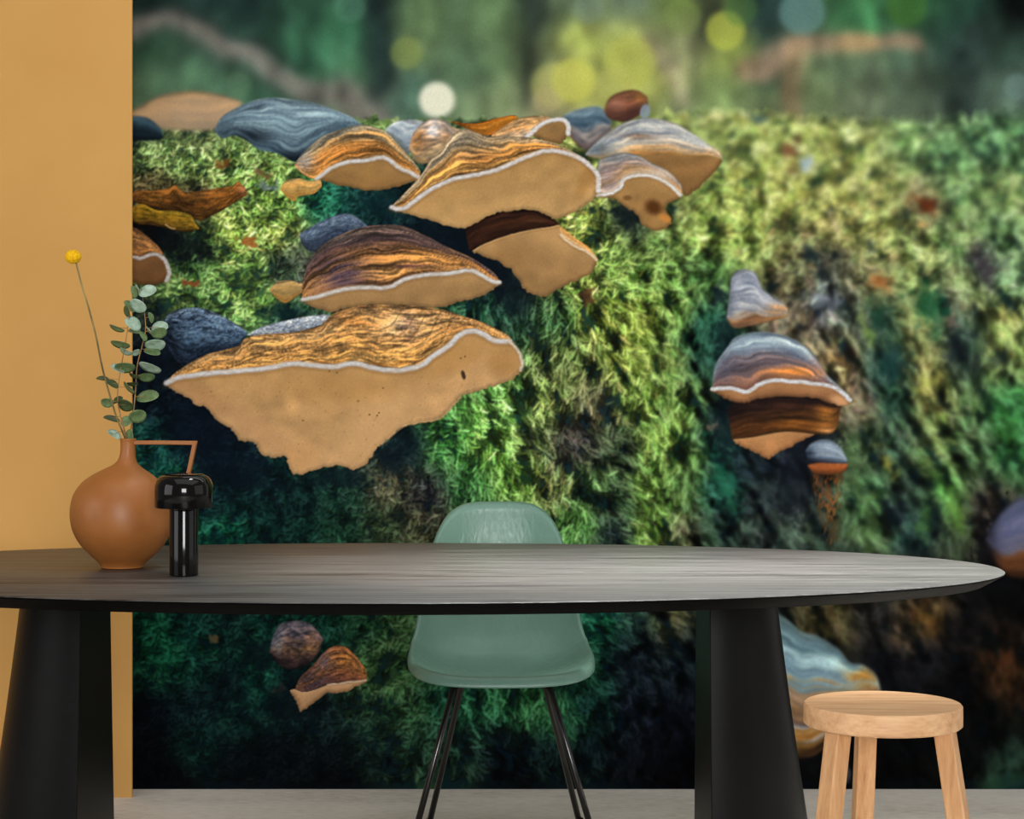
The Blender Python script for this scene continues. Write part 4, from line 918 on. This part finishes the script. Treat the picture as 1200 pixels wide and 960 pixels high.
hp = [(155, 521), (190, 521), (228.5, 521.5), (222, 553), (214, 580), (192, 594)]
w0, dp = 2.3 * vs_, 0.008
pts = [Vector(((x - 143) * vs_, 0, (667.5 - y) * vs_)) for x, y in hp]
rows = []
for i, p in enumerate(pts):
    a = (p - pts[i - 1]).normalized() if i else (pts[1] - p).normalized()
    c = (pts[i + 1] - p).normalized() if i < len(pts) - 1 else a
    n1_ = Vector((-a.z, 0, a.x)); n2_ = Vector((-c.z, 0, c.x)); mN = (n1_ + n2_).normalized(); k = 1 / max(mN.dot(n1_), 0.4)
    rows.append([bm.verts.new(p + mN * s * w0 * k + Vector((0, t * dp, 0))) for s, t in ((-1, -1), (1, -1), (1, 1), (-1, 1))])
for a, c in zip(rows, rows[1:]):
    for k in range(4): bm.faces.new((a[k], a[(k + 1) % 4], c[(k + 1) % 4], c[k]))
bm.faces.new(rows[0][::-1]); bm.faces.new(rows[-1])
bmesh.ops.recalc_face_normals(bm, faces=bm.faces)
mod_bevel(obj('handle', bm, m_clay, vase, smooth=False), 0.0014, 2)

# ---------------------------------------------------------------- portable table lamp
m_gloss, nt, b = mat('black_gloss', lin(9, 7, 6), 0.08, 0.28)
m_gloss2, nt, b = mat('smoked_gloss', lin(18, 14, 12), 0.12, 0.35)
LD = 4.062; ls = LD / F; LX = X(215.5, LD)
lamp = empty('table_lamp', (LX, LD, TH + 0.0005))
tag(lamp, 'glossy black mushroom shaped portable table lamp in front of the jug vase', 'lamp')
bm = bmesh.new(); lathe_bm(bm, [(15.5 * ls, 0), (16.8 * ls, 0.0012), (16.8 * ls, 0.141), (16.4 * ls, 0.143)], 64, True, True)
sharp(obj('column', bm, m_gloss, lamp), 40)
bm = bmesh.new()
dome = [(17 * ls, 0.1385), (31 * ls, 0.1355), (33.4 * ls, 0.1345), (34.2 * ls, 0.137), (34.2 * ls, 0.168), (33.6 * ls, 0.179), (31.5 * ls, 0.189), (28 * ls, 0.1955), (24 * ls, 0.1985), (20 * ls, 0.1992)]
lathe_bm(bm, dome, 72, True, True)
sharp(obj('shade', bm, m_gloss, lamp), 60)
bm = bmesh.new(); lathe_bm(bm, [(21.5 * ls, 0.1988), (22.5 * ls, 0.2003), (20.5 * ls, 0.2008), (6 * ls, 0.2006)], 64, True, True)
sharp(obj('top_disc', bm, m_gloss2, lamp), 60)
bm = bmesh.new(); lathe_bm(bm, [(17.6 * ls, 0.131), (17.6 * ls, 0.1386)], 48, True, True); sharp(obj('collar', bm, m_gloss2, lamp), 40)
bm = bmesh.new(); lathe_bm(bm, [(4.5 * ls, 0.2006), (4.5 * ls, 0.2012), (4 * ls, 0.2015)], 32, True, True); sharp(obj('touch_switch', bm, m_gloss, lamp), 40)

# ---------------------------------------------------------------- stems in the vase
m_leafs, nt, b = mat('silver_eucalyptus', lin(132, 158, 136), 0.6, 0.3)
nz = noise(nt, 70, 4); nt.links.new(ramp(nt, nz, [(0.3, lin(122, 150, 126)), (0.7, lin(176, 198, 178))]), b.inputs['Base Color'])
m_leafg, nt, b = mat('green_eucalyptus', lin(92, 116, 72), 0.5, 0.4)
nz = noise(nt, 70, 4); nt.links.new(ramp(nt, nz, [(0.3, lin(76, 102, 62)), (0.7, lin(118, 140, 92))]), b.inputs['Base Color'])
m_leafd, nt, b = mat('dark_eucalyptus', lin(58, 72, 40), 0.45, 0.4)
nz = noise(nt, 70, 4); nt.links.new(ramp(nt, nz, [(0.3, lin(48, 62, 34)), (0.7, lin(74, 90, 52))]), b.inputs['Base Color'])
m_stem, nt, b = mat('woody_stem', lin(132, 96, 52), 0.6, 0.3)
nz = noise(nt, 60, 3, (1, 1, 0.3)); nt.links.new(ramp(nt, nz, [(0.35, lin(104, 72, 40)), (0.7, lin(168, 132, 84))]), b.inputs['Base Color'])
m_cstem, nt, b = mat('dry_flower_stem', lin(110, 92, 48), 0.6, 0.3)
nz = noise(nt, 50, 3, (1, 1, 0.2)); nt.links.new(ramp(nt, nz, [(0.35, lin(70, 58, 28)), (0.7, lin(156, 138, 86))]), b.inputs['Base Color'])
m_ball, nt, b = mat('yellow_flower', lin(226, 172, 10), 0.8, 0.2)
nz = noise(nt, 260, 3); nt.links.new(ramp(nt, nz, [(0.35, lin(206, 148, 4)), (0.65, lin(238, 190, 22))]), b.inputs['Base Color'])
DL = VD
def PP(x, y, dd=0.0): p = P(x, y, DL); p.y += dd; return p
rim_c = PP(150, 517)
MS = {'s': m_leafs, 'g': m_leafg, 'd': m_leafd}
random.seed(4)
def branch(name, label, stem, leaves, off):
    root = empty(name, (PP(150, 530).x, DL, PP(150, 545).z)); tag(root, label, 'plant', 'eucalyptus sprigs in the vase')
    inv = Matrix.Translation(-root.location)
    pts = [PP(x, y, off * (1 if y < 500 else 0.25)) for x, y in stem]
    sp_ = spline(pts, 6)
    bm = bmesh.new(); tube_bm(bm, [p - root.location for p in sp_], [0.0017 - 0.0009 * i / len(sp_) for i in range(len(sp_))], 8)
    obj('stem', bm, m_stem, root)
    for (x, y, rx, ry, rot, k) in leaves:
        c = PP(x, y, off + random.uniform(-0.012, 0.012)); s = DL / F
        a = min(sp_, key=lambda p: (p - c).length)
        rx, ry = rx * 1.1, ry * 1.1
        bm = bmesh.new(); n = 18; A, B_ = rx * s, rx * s * 0.93
        tilt = math.acos(max(min(ry / rx, 1), 0.12)) * random.choice((-1, 1)) ; ro = R(-rot)
        M = Matrix.Rotation(-ro, 3, 'Y') @ Matrix.Rotation(tilt, 3, 'X')
        rings_ = []
        cen = bm.verts.new(c - root.location + M @ Vector((0, 0.0012, 0)))
        for f in (0.35, 0.7, 1.0):
            rings_.append([bm.verts.new(c - root.location + M @ Vector((A * f * math.cos(t_) * (1 + 0.04 * math.cos(t_)), 0.0012 - 0.003 * f * f * (abs(math.sin(t_)) ** 1.5), B_ * f * math.sin(t_)))) for t_ in [2 * math.pi * j / n for j in range(n)]])
        for j in range(n): bm.faces.new((cen, rings_[0][j], rings_[0][(j + 1) % n]))
        for r0_, r1_ in zip(rings_, rings_[1:]):
            for j in range(n): bm.faces.new((r0_[j], r1_[j], r1_[(j + 1) % n], r0_[(j + 1) % n]))
        bmesh.ops.recalc_face_normals(bm, faces=bm.faces)
        o = obj('leaf', bm, MS[k], root)
        sd = o.modifiers.new('solid', 'SOLIDIFY'); sd.thickness = 0.0005
        bm = bmesh.new(); mid = (a + c) / 2; tube_bm(bm, [a - root.location, mid - root.location + Vector((0, 0, 0.001)), c - root.location], [0.0007, 0.0005, 0.0004], 6)
        obj('leaf_stalk', bm, m_stem, o)
    return root
RL = [(172.5,341.4,9.8,7,-15,'s'),(161.6,340.3,7.5,3,60,'s'),(157.4,342,7,3,75,'g'),(162,358,9.6,7.4,25,'s'),(185.5,383.5,9.2,6.8,-10,'s'),(186,390,8.6,6,-20,'g'),(176.7,372,6,2,75,'g'),(174.6,387.7,8,2,45,'s'),(168,394,6,2.5,60,'g'),
      (180,404,11,6.6,-8,'s'),(176.7,411.7,9,4.5,15,'g'),(175.6,430.4,12.5,5.6,18,'s'),(170.4,441.9,9,5,-5,'g'),(157,440,6,2.5,25,'d'),(171.5,464.8,12,6.8,-8,'g'),(161,487.7,9.4,7.6,-20,'g'),(154.8,449.7,6,2.5,0,'d'),(153.2,509.6,6.5,5,80,'g'),(158,413,5,3,-30,'s')]
LL = [(151.7,358.5,8,3.5,50,'g'),(150,365,7,4,70,'d'),(156.4,378.9,9.6,6,45,'s'),(138,384.6,8.6,3.2,20,'g'),(157.4,388,7,3,10,'g'),(142.3,403.3,10.6,4.4,10,'g'),(147.5,411.7,7,3.5,25,'s'),(146.5,430.4,11,6,-3,'g'),(138,431.5,8,3.5,30,'s'),
      (119.4,444,7,2.4,10,'d'),(133.4,449.7,7,3,35,'d'),(151.7,454.4,9,3.5,45,'g'),(126.7,471.6,7,5.5,0,'g'),(148,474.7,8.6,6.9,20,'d'),(138,469,6,3.5,-30,'d'),(147.5,494,6.6,6,-25,'g'),(130.3,490.8,9,2.5,18,'d'),(135,508.5,8,3,35,'s')]
branch('eucalyptus_sprig', 'right eucalyptus sprig with round silvery leaves leaning over the mural edge', [(150,541),(151,517),(155,490),(158,460),(160,430),(166,405),(170,385),(168,360),(165,338)], RL, 0.006)
branch('eucalyptus_sprig', 'left eucalyptus sprig with darker green leaves beside the yellow flower stem', [(149,541),(149,517),(143,492),(138.5,466),(141,440),(148,400),(150.6,382),(153,360)], LL, -0.006)
fl = empty('billy_button_flower', tuple(PP(150, 545))); tag(fl, 'yellow ball shaped dried flower on a long thin stem in the vase', 'flower')
bm = bmesh.new()
tube_bm(bm, [p - fl.location for p in spline([PP(151,541,-0.003), PP(148,517,-0.004), PP(139,490,-0.018), PP(130,460,-0.02), PP(122,430,-0.02), PP(115,395,-0.02), PP(107,364,-0.02), PP(98,334,-0.02), PP(91.5,308,-0.02)], 6)], 0.0019, 8)
obj('stem', bm, m_cstem, fl)
bm = bmesh.new(); bmesh.ops.create_icosphere(bm, subdivisions=5, radius=1.0)
c = PP(88, 301.5, -0.02) - fl.location
for v in bm.verts:
    n = v.co.normalized(); ph = math.acos(n.z); k = 16
    row = round(ph / math.pi * k); m_ = max(1, round(2 * k * math.sin(math.pi * row / k)))
    az = math.atan2(n.y, n.x) / (2 * math.pi) * m_
    d2 = ((ph / math.pi * k - row) ** 2 + (az - round(az)) ** 2) * 2
    r = 0.0148 * (1 + 0.055 * math.exp(-d2 * 3.5))
    v.co = Vector((n.x * r * 1.1, n.y * r * 1.05, n.z * r * 0.95)) + c
obj('flower_head', bm, m_ball, fl)
